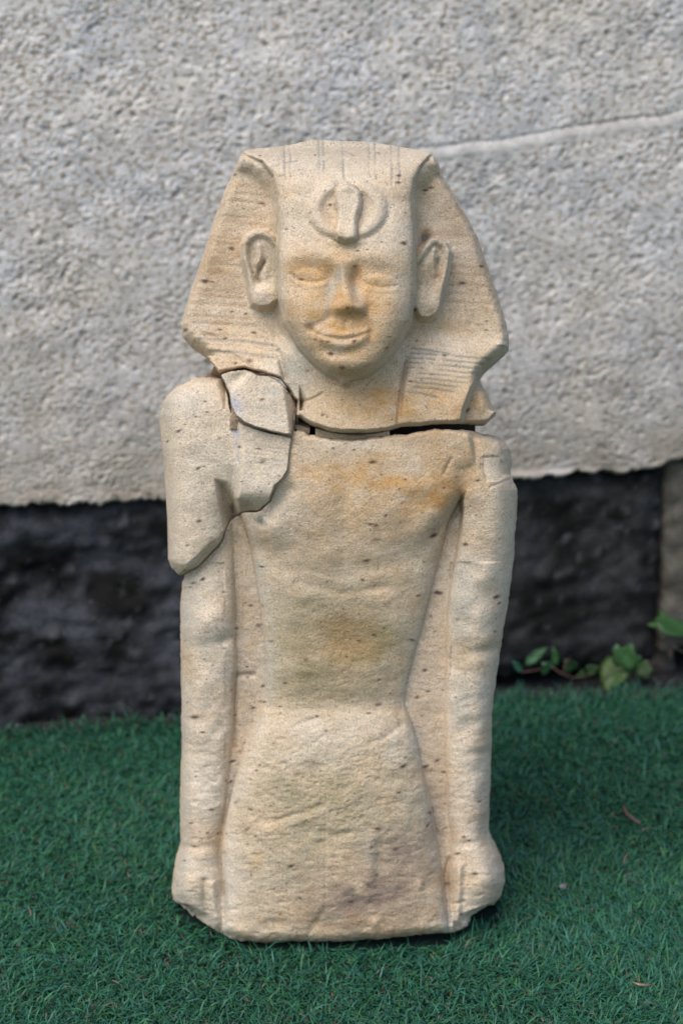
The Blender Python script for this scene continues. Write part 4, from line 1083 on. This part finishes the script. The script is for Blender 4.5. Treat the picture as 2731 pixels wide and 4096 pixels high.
def shoulder_relief(X, Y, seed):
    xo = ip(Y, (1500, 700), (1560, 665), (1609, 634), (1661, 627), (1724, 632), (1845, 645), (2080, 661), (2237, 664), (2310, 690))
    xi = softcurve(Y, (1500, 900), (1600, 915), (1700, 945), (1850, 952), (1920, 940), (2050, 925), (2300, 925))
    ac = softcurve(Y, (1480, 78), (1540, 94), (1600, 104), (1750, 112), (1950, 114), (2150, 113), (2300, 110))
    s = (xi - X) / (xi - xo)
    pk = 0.5
    sb = np.clip((s - pk) / (1 - pk), 0, 1); sa = np.clip(s / pk, 0, 1)
    ri = ip(Y, (1500, 98), (1600, 106), (1700, 110), (1860, 114), (1930, 106), (2050, 82), (2300, 74))
    arm = np.where(s < pk, ri + (ac - ri) * np.power(np.clip(1 - (1 - sa) ** 2.2, 0, 1), 1 / 2.2), 18 + (ac - 18) * np.power(np.clip(1 - sb ** 2.5, 0, 1), 1 / 2.5))
    lap = softcurve(Y, (1650, 112), (1850, 123), (1980, 129), (2010, 124), (2050, 98)) - 0.012 * (X - 1050)
    lap = lap - 0.05 * np.clip(960 - X, 0, 200)
    w = sm(X - (xi + 8), -26, 22)
    F = arm * (1 - w) + lap * w
    F = F - 1.2 * line(X, Y, [(925, 1640), (945, 1720), (953, 1860)], 8)
    # hollow between arm and lappet foot
    F = F - 17 * sm(poly_sd(X, Y, [(868, 1925), (900, 1935), (945, 2010), (955, 2075), (905, 2110), (890, 2040)]), -14, 22)
    F = F - 9 * sm(poly_sd(X, Y, [(942, 1995), (1000, 2010), (1040, 2060), (930, 2080)]), -8, 14)
    # break facet across the arm's lower end
    fac = poly_sd(X, Y, [(905, 2150), (850, 2165), (790, 2225), (745, 2262), (680, 2255), (640, 2330), (930, 2330)])
    F = F - 0.26 * np.clip(fac + 4, 0, 90)
    if seed is not None:
        for i, yy in enumerate((1784, 1800, 1817, 1834, 1852)):
            F = F - 0.4 * line(X, Y, [(1022, yy), (1075, yy + 6), (1125, yy + 14)], 5)
    return F


def shoulder_colour(X, Y, F, seed):
    col, a, b, c = stone_base(X, Y, seed)
    n2 = np.clip(0.75 + 0.5 * a, 0.1, 1.7)
    col = mixc(col, PALE, 0.6 + 0 * X)
    col = mixc(col, BLUEG, (0.30 * G(X, Y, 850, 1580, 140, 60) + 0.22 * np.exp(-((X - 660) / 30) ** 2) + 0.25 * G(X, Y, 930, 1950, 50, 160)) * n2)
    col = mixc(col, np.array([0.36, 0.44, 0.66]), 0.75 * line(X, Y, [(920, 1645), (930, 1690), (948, 1730)], 13) * n2 + 0.3 * line(X, Y, [(945, 1730), (953, 1850)], 7))
    col = mixc(col, np.array([0.55, 0.60, 0.68]), 0.6 * line(X, Y, [(985, 1702), (1040, 1722), (1080, 1732)], 6))
    for yy in (1784, 1834, 1852):
        col = mixc(col, BLUEG * 0.75, 0.35 * line(X, Y, [(1022, yy), (1075, yy + 6), (1125, yy + 14)], 5))
    col = mixc(col, OLIVE, 0.5 * G(X, Y, 960, 2035, 50, 25) + 0.5 * G(X, Y, 840, 2210, 50, 40) + 0.3 * G(X, Y, 730, 2280, 60, 25))
    listed = [(715, 1724, 14, -0.3), (793, 1873, 13, -0.6), (797, 2084, 14, -0.2), (742, 1698, 7, 0), (820, 1605, 9, 0), (828, 1648, 9, 0), (1035, 1795, 12, 0.2), (750, 2181, 9, 0), (1045, 1966, 9, 0), (878, 1752, 8, 0), (785, 1667, 8, 0), (1100, 1940, 7, 0)]
    return spots(col, X, Y, seed + 5, 60, (630, 1510, 1160, 2290), listed)


def shoulder_labels(X, Y):
    L = np.zeros(X.shape, dtype=int)
    L[(X > np.interp(Y, [1600, 1700, 1850, 2000, 2080], [915, 945, 953, 945, 920]))] = 1
    return L


fragment('shoulder', (610, 1480, 1200, 2330), SHOULDER_OUT, shoulder_relief, shoulder_colour, shoulder_labels,
         lambda X, Y: np.where(X < 760, 15.0, 60.0), lambda X, Y: np.where((X < 900) & (Y < 1640), 9.0, np.where((Y > 2130) & (X > 690), 4.0, 0.9)),
         [('shoulder_fragment', "pale broken-off shoulder and upper arm on the picture's left", None), ('headdress_lappet', 'broken lower end of the headdress lappet', 0)], 500, back=0.0, rag=0.3, rough=0.7, grow=0.0004)

# ---------------- small lappet piece
LAPPET_OUT = [(882, 1500), (915, 1487), (977, 1479), (1004, 1488), (1030, 1502), (1072, 1505), (1106, 1520), (1132, 1543), (1158, 1575), (1173, 1605), (1177, 1635), (1169, 1682), (1171, 1714), (1165, 1739),
              (1150, 1737), (1077, 1723), (1025, 1707), (978, 1689), (944, 1661), (927, 1629), (918, 1576), (897, 1525)]


def lappet_relief(X, Y, seed):
    F = 114 + 0.055 * (Y - 1490) - 0.012 * (X - 1000) - 0.035 * np.clip(960 - X, 0, 100)
    ex = np.interp(Y, [1500, 1541, 1620, 1740], [1110, 1132, 1144, 1160])
    F = F - 0.42 * np.clip(X - ex, 0, 60) - 4 * G(X, Y, 955, 1510, 40, 22, -0.8)
    return F


def lappet_colour(X, Y, F, seed):
    col, a, b, c = stone_base(X, Y, seed)
    col = mixc(col, PALE * 1.03, 0.7 + 0 * X)
    col = mixc(col, np.array([0.42, 0.46, 0.64]), 0.6 * G(X, Y, 940, 1620, 24, 40, -0.4))
    col = mixc(col, BLUEG, 0.4 * G(X, Y, 1090, 1570, 50, 22))
    col = mixc(col, BROWN, 0.35 * sm(X, 1140, 1165))
    return spots(col, X, Y, seed + 5, 18, (890, 1490, 1170, 1730), [(1048, 1598, 13, -0.2), (908, 1490, 8, 0), (955, 1580, 6, 0)])


fragment('lappet', (860, 1460, 1200, 1760), LAPPET_OUT, lappet_relief, lappet_colour, None, 66.0, 0.9,
         [('lappet_fragment', 'small loose pale piece of the headdress lappet', None)], 600, back=0.0, rag=0.25, rough=0.6, grow=0.0009)


# ---------------- wedges and an added dark core in the gap between head and torso
def strip_block(name, pts_px, r_front, r_back, colr, parent, jitter=1.0, seed=1):
    """a closed little block; pts_px is its outline seen from the front"""
    r_ = np.random.default_rng(seed)
    fr, bk = [], []
    for px, py in pts_px:
        u, v = unproj(px + r_.normal(0, jitter), py + r_.normal(0, jitter), r_front)
        z = Z0 + (v + r_front * S_) / C_
        fr.append((u, -r_front - r_.normal(0, 0.0006), z)); bk.append((u, -r_back, z))
    n = len(fr)
    faces = [list(range(n))[::-1], list(range(n, 2 * n))] + [(i, (i + 1) % n, n + (i + 1) % n, n + i) for i in range(n)]
    c = np.tile(np.array(colr), (2 * n, 1)) * (1 + 0.15 * r_.standard_normal((2 * n, 1)))
    return mesh_obj(name, fr + bk, faces, M_sand, parent, colors=c, smooth=False)


strip_block('dark_gap_core', [(1200, 1640), (1400, 1640), (1800, 1640), (1900, 1640), (1900, 1790), (1600, 1800), (1200, 1800)], 0.060, -0.05, (0.05, 0.042, 0.036), statue, 0, 2)  # added hidden block, its dark colour stands for the shade inside the gap
sh_ = strip_block('wedge', [(1262, 1714), (1306, 1729), (1350, 1736), (1400, 1741), (1450, 1741), (1500, 1737), (1556, 1727), (1560, 1742), (1517, 1750), (1450, 1758), (1400, 1761), (1350, 1759), (1306, 1752), (1262, 1742)], 0.106, 0.02, (0.34, 0.29, 0.20), statue, 1.2, 4)
sh_['label'] = 'thin grey wedge filling the break under the neck'
sh_ = strip_block('wedge', [(1172, 1698), (1200, 1703), (1240, 1716), (1236, 1735), (1205, 1725), (1176, 1714)], 0.105, 0.02, (0.27, 0.22, 0.17), statue, 1.2, 5)

# ------------------------------------------------------------------ artificial turf
def wall_y(x):
    return WALL_Y + WALL_SLOPE * x


def turf_back(x):
    """rear edge of the turf: close to the wall at the left, further from it at the right"""
    return wall_y(x) - 0.036 - 0.03 * sm(x, 0.15, 0.40)


xs = np.linspace(-1.0, 1.05, 60)
TURF_Z = -0.0125
tv = [(x, -1.3, TURF_Z) for x in xs] + [(x, float(turf_back(np.array(x))), TURF_Z) for x in xs]
tf = [(i, i + 1, 60 + i + 1, 60 + i) for i in range(59)]
tag(mesh_obj('turf_mat', tv, tf, M_backing, smooth=False), kind='structure')


def blades():
    r = np.random.default_rng(21)
    n_in, n_out = 125000, 45000
    x = np.concatenate([r.uniform(-0.50, 0.52, n_in), r.uniform(-0.95, 1.0, n_out)])
    y = np.concatenate([r.uniform(-0.36, 0.66, n_in), r.uniform(-1.2, 0.72, n_out)])
    jag = 0.006 * np.sin(x * 90) + 0.004 * np.sin(x * 217 + 1)
    keep = y < turf_back(x) + jag
    # statue footprint
    inside = (np.abs(x - 0.0) < 0.112) & (y > -0.130) & (y < 0.086) | ((np.abs(x + 0.005) < 0.166) & (y > -0.075) & (y < 0.08))
    keep &= ~inside
    x, y = x[keep], y[keep]
    n = len(x)
    ln = r.uniform(0.012, 0.024, n) * np.where(r.random(n) < 0.06, 1.5, 1.0)
    wd = r.uniform(0.00055, 0.00095, n)
    az = r.uniform(0, 2 * np.pi, n)
    # pile combed a little in drifting directions
    comb = 1.3 * np.sin(x * 7 + 2 * np.sin(y * 5)) + 1.1 * np.cos(y * 9 + x * 3)
    az = np.where(r.random(n) < 0.5, comb + r.normal(0, 0.8, n), az)
    lean = np.clip(r.normal(1.2, 0.3, n), 0.2, 1.55)
    curl = r.normal(0.55, 0.5, n)
    tan = r.random(n) < 0.055
    ln = np.where(tan, ln * 0.9, ln); curl = np.where(tan, r.normal(1.6, 0.5, n), curl)
    # blades at the wall edge stand up
    near = sm(turf_back(x) - y, 0.03, 0.0)
    lean = lean * (1 - 0.65 * near); ln = ln * (1 + 0.25 * near)
    ca, sa = np.cos(az), np.sin(az)
    pts = []
    px_, py_, pz_ = x.copy(), y.copy(), np.full(n, TURF_Z)
    ang = lean * 0.55
    segs = 3
    side_tw = r.normal(0, 0.35, n)
    rows = []
    for k in range(segs + 1):
        w = wd * (1.0, 1.0, 0.8, 0.12)[k]
        sx, sy = -np.sin(az + side_tw), np.cos(az + side_tw)
        rows.append((np.stack([px_ - sx * w, py_ - sy * w, np.maximum(pz_, TURF_Z + 0.0005)], -1), np.stack([px_ + sx * w, py_ + sy * w, np.maximum(pz_, TURF_Z + 0.0005) + w * r.normal(0, 0.5, n)], -1)))
        st = ln / segs
        px_ = px_ + np.sin(ang) * ca * st; py_ = py_ + np.sin(ang) * sa * st; pz_ = pz_ + np.cos(ang) * st
        ang = ang + lean * 0.35 + curl * 0.5
    V = np.stack([p for pair in rows for p in pair], 1)      # n, 8, 3
    f = np.array([[0, 1, 3, 2], [2, 3, 5, 4], [4, 5, 7, 6]])
    F = (np.arange(n)[:, None, None] * 8 + f[None]).reshape(-1, 4)
    t = r.random((n, 1))
    c = np.array([0.011, 0.070, 0.040]) * (1 - t) + np.array([0.031, 0.150, 0.090]) * t
    yel = r.random(n) < 0.22
    c[yel] = c[yel] * np.array([1.3, 1.1, 0.62])
    blu = r.random(n) < 0.25
    c[blu] = c[blu] * np.array([1.1, 1.0, 1.28])
    c[tan] = np.array([0.15, 0.105, 0.085]) * r.uniform(0.6, 1.3, (tan.sum(), 1))
    c = np.repeat(c[:, None, :], 8, 1).reshape(-1, 3)
    o = mesh_obj('artificial_grass', V.reshape(-1, 3), F, M_blade, colors=c, smooth=False)
    tag(o, 'short blue-green artificial grass covering the ground around the statue', 'grass', kind='stuff')


blades()

# ------------------------------------------------------------------ ground point under a pixel, small things
def ground_at(px, py, z=0.0):
    dx = (px - 1365.5) / FPX; dy = (2048 - py) / FPX
    d = np.array([dx, C_ + dy * S_, -S_ + dy * C_])
    t = (z - CAM_H) / d[2]
    return np.array([d[0] * t, CAM_Y + d[1] * t, z])


def at_depth(px, py, y):
    dx = (px - 1365.5) / FPX; dy = (2048 - py) / FPX
    d = np.array([dx, C_ + dy * S_, -S_ + dy * C_])
    t = (y - CAM_Y) / d[1]
    return np.array([d[0] * t, y, CAM_H + d[2] * t])


def tube(name, pts, radii, mat, colr, parent=None, sides=7, seed=0):
    r_ = np.random.default_rng(seed)
    P = np.array(pts, dtype=float)
    n = len(P)
    V, F = [], []
    for i in range(n):
        d = P[min(i + 1, n - 1)] - P[max(i - 1, 0)]
        d /= np.linalg.norm(d)
        a = np.cross(d, (0.3, 0.2, 0.93)); a /= np.linalg.norm(a); b = np.cross(d, a)
        for k in range(sides):
            th = 2 * math.pi * k / sides
            rr = radii[i] * (1 + 0.12 * r_.standard_normal())
            V.append(P[i] + rr * (math.cos(th) * a + math.sin(th) * b))
    for i in range(n - 1):
        for k in range(sides):
            F.append((i * sides + k, i * sides + (k + 1) % sides, (i + 1) * sides + (k + 1) % sides, (i + 1) * sides + k))
    F.append(tuple(range(sides))[::-1]); F.append(tuple((n - 1) * sides + k for k in range(sides)))
    c = np.tile(np.array(colr), (len(V), 1)) * (1 + 0.15 * r_.standard_normal((len(V), 1)))
    return mesh_obj(name, V, F, mat, parent, colors=c)


LOBED = [(0.0, 0.0), (0.16, -0.10), (0.36, -0.06), (0.50, 0.16), (0.42, 0.34), (0.60, 0.52), (0.52, 0.78), (0.30, 0.72), (0.16, 0.92), (0.0, 1.06), (-0.14, 0.90), (-0.28, 0.70), (-0.52, 0.80), (-0.60, 0.54), (-0.42, 0.34), (-0.50, 0.14), (-0.34, -0.07), (-0.15, -0.10)]
HEART = [(0.0, 0.0), (0.2, -0.12), (0.42, 0.0), (0.52, 0.25), (0.44, 0.55), (0.22, 0.85), (0.0, 1.1), (-0.2, 0.86), (-0.44, 0.56), (-0.52, 0.26), (-0.42, 0.0), (-0.2, -0.12)]
LANCE = [(0.0, 0.0), (0.14, 0.18), (0.22, 0.45), (0.17, 0.75), (0.0, 1.1), (-0.16, 0.76), (-0.22, 0.46), (-0.13, 0.18)]


def leaf(shape, size, base, direction, facing, colr, parent, fold=0.18, droop=0.15, seed=0):
    """a leaf blade with thickness, folded along its midrib; direction = towards the tip, facing = blade normal"""
    r_ = np.random.default_rng(seed)
    d = np.array(direction, float); d /= np.linalg.norm(d)
    nrm = np.array(facing, float); nrm -= d * nrm.dot(d); nrm /= np.linalg.norm(nrm)
    s = np.cross(d, nrm)
    S = np.array(shape); n = len(S)
    rings = [1.0, 0.66, 0.33]
    cx = np.array([0.0, 0.42])
    V, F, K = [], [], []
    def pt(p, dz=0.0):
        x, y = p
        h = fold * abs(x) - droop * y * y + 0.03 * math.sin(9 * y + 4 * x) + dz
        return np.array(base) + size * (s * x + d * y + nrm * h)
    for th in (0.0, -0.012):
        off = len(V)
        for rg in rings:
            for p in S:
                V.append(pt(cx + (p - cx) * rg, th))
                K.append(1.0 if abs((cx + (p - cx) * rg)[0]) > 0.06 else 1.25)
        V.append(pt(cx, th)); K.append(1.25)
        for q in range(len(rings) - 1):
            for i in range(n):
                f = (off + q * n + i, off + q * n + (i + 1) % n, off + (q + 1) * n + (i + 1) % n, off + (q + 1) * n + i)
                F.append(f if th == 0.0 else f[::-1])
        for i in range(n):
            f = (off + (len(rings) - 1) * n + i, off + (len(rings) - 1) * n + (i + 1) % n, off + len(rings) * n)
            F.append(f if th == 0.0 else f[::-1])
    o2 = len(rings) * n + 1
    for i in range(n):
        F.append((i, o2 + i, o2 + (i + 1) % n, (i + 1) % n))
    c = np.array(colr)[None] * np.array(K)[:, None] * (1 + 0.06 * r_.standard_normal((len(V), 1)))
    return mesh_obj('leaf', V, F, M_leaf, parent, colors=c)


def ivy():
    # seedling with one bright three-lobed leaf
    b = ground_at(2418, 2705, 0.0)
    e = tag(empty('ivy_seedling', tuple(b)), 'ivy seedling with one bright lobed leaf above a darker leaf at the wall foot', 'plant', 'weeds along the wall foot')
    W = lambda px, py, y: at_depth(px, py, y) - b
    yb = b[1]
    leaf(LOBED, 0.034, W(2486, 2665, yb - 0.01), (0.30, -0.25, 1.0), (-0.15, -1.0, 0.45), (0.042, 0.115, 0.038), e, 0.12, 0.05, 1)
    leaf(HEART, 0.042, W(2478, 2650, yb + 0.01), (-0.62, -0.55, -0.9), (-0.35, -0.7, 0.7), (0.035, 0.08, 0.014), e, 0.16, 0.1, 2)
    leaf(LOBED, 0.022, W(2545, 2680, yb + 0.02), (0.7, -0.4, 0.2), (0.1, -1, 0.6), (0.022, 0.055, 0.014), e, 0.12, 0.1, 23)
    leaf(LOBED, 0.016, W(2455, 2565, yb + 0.03), (-0.8, -0.2, 0.4), (-0.2, -1, 0.4), (0.035, 0.085, 0.022), e, 0.1, 0.1, 3)
    tube('stem', [W(2400, 2740, yb - 0.005), W(2420, 2700, yb), W(2455, 2670, yb), W(2486, 2662, yb - 0.008)], [0.0009, 0.0009, 0.0008, 0.0006], M_leaf, (0.10, 0.10, 0.03), e, 6, 4)
    tube('stem', [W(2486, 2662, yb - 0.008), W(2475, 2620, yb + 0.015), W(2456, 2568, yb + 0.03)], [0.0007, 0.0006, 0.0005], M_leaf, (0.07, 0.07, 0.03), e, 6, 5)
    # narrow-leaved weed beside the statue
    b2 = ground_at(2215, 2715, 0.0)
    e2 = tag(empty('weed', tuple(b2)), 'small dark narrow-leaved weed with a brown runner close beside the statue', 'plant', 'weeds along the wall foot')
    W2 = lambda px, py, y: at_depth(px, py, y) - b2
    y2 = b2[1]
    leaf(LANCE, 0.034, W2(2098, 2660, y2), (0.75, -0.1, 0.75), (-0.3, -1, 0.6), (0.028, 0.095, 0.035), e2, 0.2, 0.1, 6)
    leaf(LANCE, 0.026, W2(2222, 2665, y2), (-0.12, -0.2, 1.0), (0.4, -1, 0.3), (0.04, 0.12, 0.035), e2, 0.25, 0.1, 7)
    leaf(LANCE, 0.018, W2(2214, 2668, y2), (-0.7, -0.3, 0.35), (-0.1, -1, 0.6), (0.05, 0.14, 0.06), e2, 0.2, 0.1, 8)
    leaf(LANCE, 0.022, W2(2088, 2690, y2 - .01), (-0.4, -0.3, 0.6), (-0.1, -1, 0.6), (0.03, 0.11, 0.06), e2, 0.2, 0.1, 9)
    leaf(HEART, 0.013, W2(2320, 2715, y2), (0.1, -0.3, 0.9), (0.1, -1, 0.6), (0.04, 0.10, 0.03), e2, 0.2, 0.1, 10)
    tube('runner', [W2(2080, 2690, y2), W2(2140, 2682, y2), W2(2200, 2662, y2), W2(2240, 2692, y2 - 0.01), W2(2290, 2712, y2 - 0.01), W2(2340, 2705, y2), W2(2400, 2668, y2 + 0.02)], [0.0009] * 7, M_wood, (0.12, 0.075, 0.06), e2, 6, 11)
    tube('stem', [W2(2250, 2690, y2 - 0.005), W2(2262, 2650, y2), W2(2285, 2625, y2 + 0.01)], [0.0008, 0.0006, 0.0004], M_wood, (0.16, 0.07, 0.06), e2, 6, 12)
    leaf(HEART, 0.020, W2(2290, 2680, y2 + .01), (-0.5, -0.3, 0.7), (-0.2, -1, 0.5), (0.018, 0.055, 0.016), e2, 0.2, 0.1, 20)
    leaf(LANCE, 0.024, W2(2165, 2700, y2 - .01), (0.3, -0.3, 0.6), (0.2, -1, 0.5), (0.020, 0.07, 0.030), e2, 0.2, 0.1, 21)
    leaf(HEART, 0.016, W2(2350, 2690, y2 + .01), (0.5, -0.3, 0.5), (0.1, -1, 0.5), (0.022, 0.06, 0.016), e2, 0.2, 0.1, 22)
    # leaf at the right edge of the picture
    b3 = ground_at(2700, 2668, 0.0)
    e3 = tag(empty('ivy_sprig', tuple(b3)), 'ivy sprig with drooping green leaf on a bare brown stem at the right picture edge', 'plant', 'weeds along the wall foot')
    W3 = lambda px, py, y: at_depth(px, py, y) - b3
    y3 = b3[1]
    leaf(HEART, 0.050, W3(2640, 2462, y3), (1.0, -0.25, -0.45), (0.25, -0.7, 0.9), (0.022, 0.07, 0.016), e3, 0.14, 0.1, 13)
    leaf(LANCE, 0.016, W3(2640, 2500, y3), (-0.8, -0.2, 0.1), (0, -1, 0.5), (0.05, 0.14, 0.04), e3, 0.14, 0.1, 14)
    leaf(LOBED, 0.020, W3(2720, 2480, y3 + .01), (0.5, -0.2, -0.5), (0, -1, 0.5), (0.045, 0.12, 0.03), e3, 0.14, 0.1, 15)
    tube('stem', [W3(2680, 2630, y3), W3(2682, 2560, y3 + 0.01), W3(2668, 2505, y3 + 0.005), W3(2642, 2464, y3)], [0.0019, 0.0017, 0.0013, 0.0008], M_wood, (0.17, 0.125, 0.10), e3, 7, 16)
    tube('stem', [W3(2684, 2580, y3), W3(2715, 2600, y3 + 0.01), W3(2760, 2622, y3 + 0.01)], [0.0014, 0.0012, 0.0009], M_wood, (0.20, 0.15, 0.12), e3, 7, 17)
    tube('stem', [W3(2590, 2600, y3 + 0.02), W3(2640, 2570, y3 + 0.02), W3(2676, 2540, y3 + 0.02)], [0.002, 0.0023, 0.002], M_wood, (0.13, 0.095, 0.07), e3, 7, 18)


ivy()


def litter():
    p = [ground_at(2493, 3228, 0.005), ground_at(2508, 3258, 0.007), ground_at(2532, 3277, 0.007), ground_at(2560, 3293, 0.005)]
    tag(tube('twig', p, [0.0024, 0.0022, 0.0021, 0.0017], M_wood, (0.12, 0.085, 0.07), None, 7, 31), 'short thick tan twig lying on the shaded grass to the right of the statue', 'twig')
    p = [ground_at(2526, 3928, 0.006), ground_at(2552, 3938, 0.008), ground_at(2580, 3941, 0.008), ground_at(2602, 3942, 0.006)]
    tag(tube('straw', p, [0.0007, 0.0012, 0.0013, 0.0011], M_wood, (0.24, 0.17, 0.12), None, 6, 32), 'thin pale straw on the bright grass near the bottom right corner', 'straw')
    # small pale flake of stone
    c = ground_at(2250, 3548, 0.006)
    rr = np.random.default_rng(9)
    V, F = [], []
    for k in range(7):
        th = 2 * math.pi * k / 7
        V.append((0.0045 * math.cos(th) * rr.uniform(0.7, 1.2), 0.003 * math.sin(th) * rr.uniform(0.7, 1.2), 0.0))
    for k in range(7):
        V.append((V[k][0] * 0.6, V[k][1] * 0.6, 0.0028 + rr.normal(0, 0.0004)))
    F = [tuple(range(7))[::-1], tuple(range(7, 14))] + [(k, (k + 1) % 7, 7 + (k + 1) % 7, 7 + k) for k in range(7)]
    o = mesh_obj('stone_flake', V, F, M_sand, None, colors=np.tile(np.array([0.20, 0.18, 0.21]), (14, 1)), smooth=False)
    o.location = tuple(c); o.rotation_euler = (0.3, 0.2, 0.5)
    tag(o, 'tiny pale greyish stone flake on the grass right of the statue', 'stone')
    # crumbs and pebbles on the bare soil along the wall
    V, F = [], []
    for i in range(900):
        x = rr.uniform(-0.6, 0.75); y = float(turf_back(np.array(x))) + rr.uniform(-0.004, 0.08)
        if y > wall_y(x) + 0.01: continue
        s = float(np.clip(rr.lognormal(-6.3, 0.5), 0.0008, 0.006))
        b0 = len(V)
        for dx, dy, dz in ((1, 0, 0), (-1, 0, 0), (0, 1, 0), (0, -1, 0), (0, 0, 1), (0, 0, -1)):
            j = rr.uniform(0.6, 1.2)
            V.append((x + dx * s * j, y + dy * s * j, -0.016 + s * 0.4 + dz * s * 0.7 * j))
        F += [(b0 + a, b0 + b, b0 + c_) for a, b, c_ in ((0, 2, 4), (2, 1, 4), (1, 3, 4), (3, 0, 4), (2, 0, 5), (1, 2, 5), (3, 1, 5), (0, 3, 5))]
    cc = np.repeat(np.array([0.06, 0.06, 0.065])[None] * rr.uniform(0.4, 2.2, (len(V) // 6, 1)), 6, 0)
    tag(mesh_obj('gravel', V, F, M_dark, colors=cc, smooth=False), 'dark grit and small pebbles on the bare soil along the wall foot', 'gravel', kind='stuff')


litter()
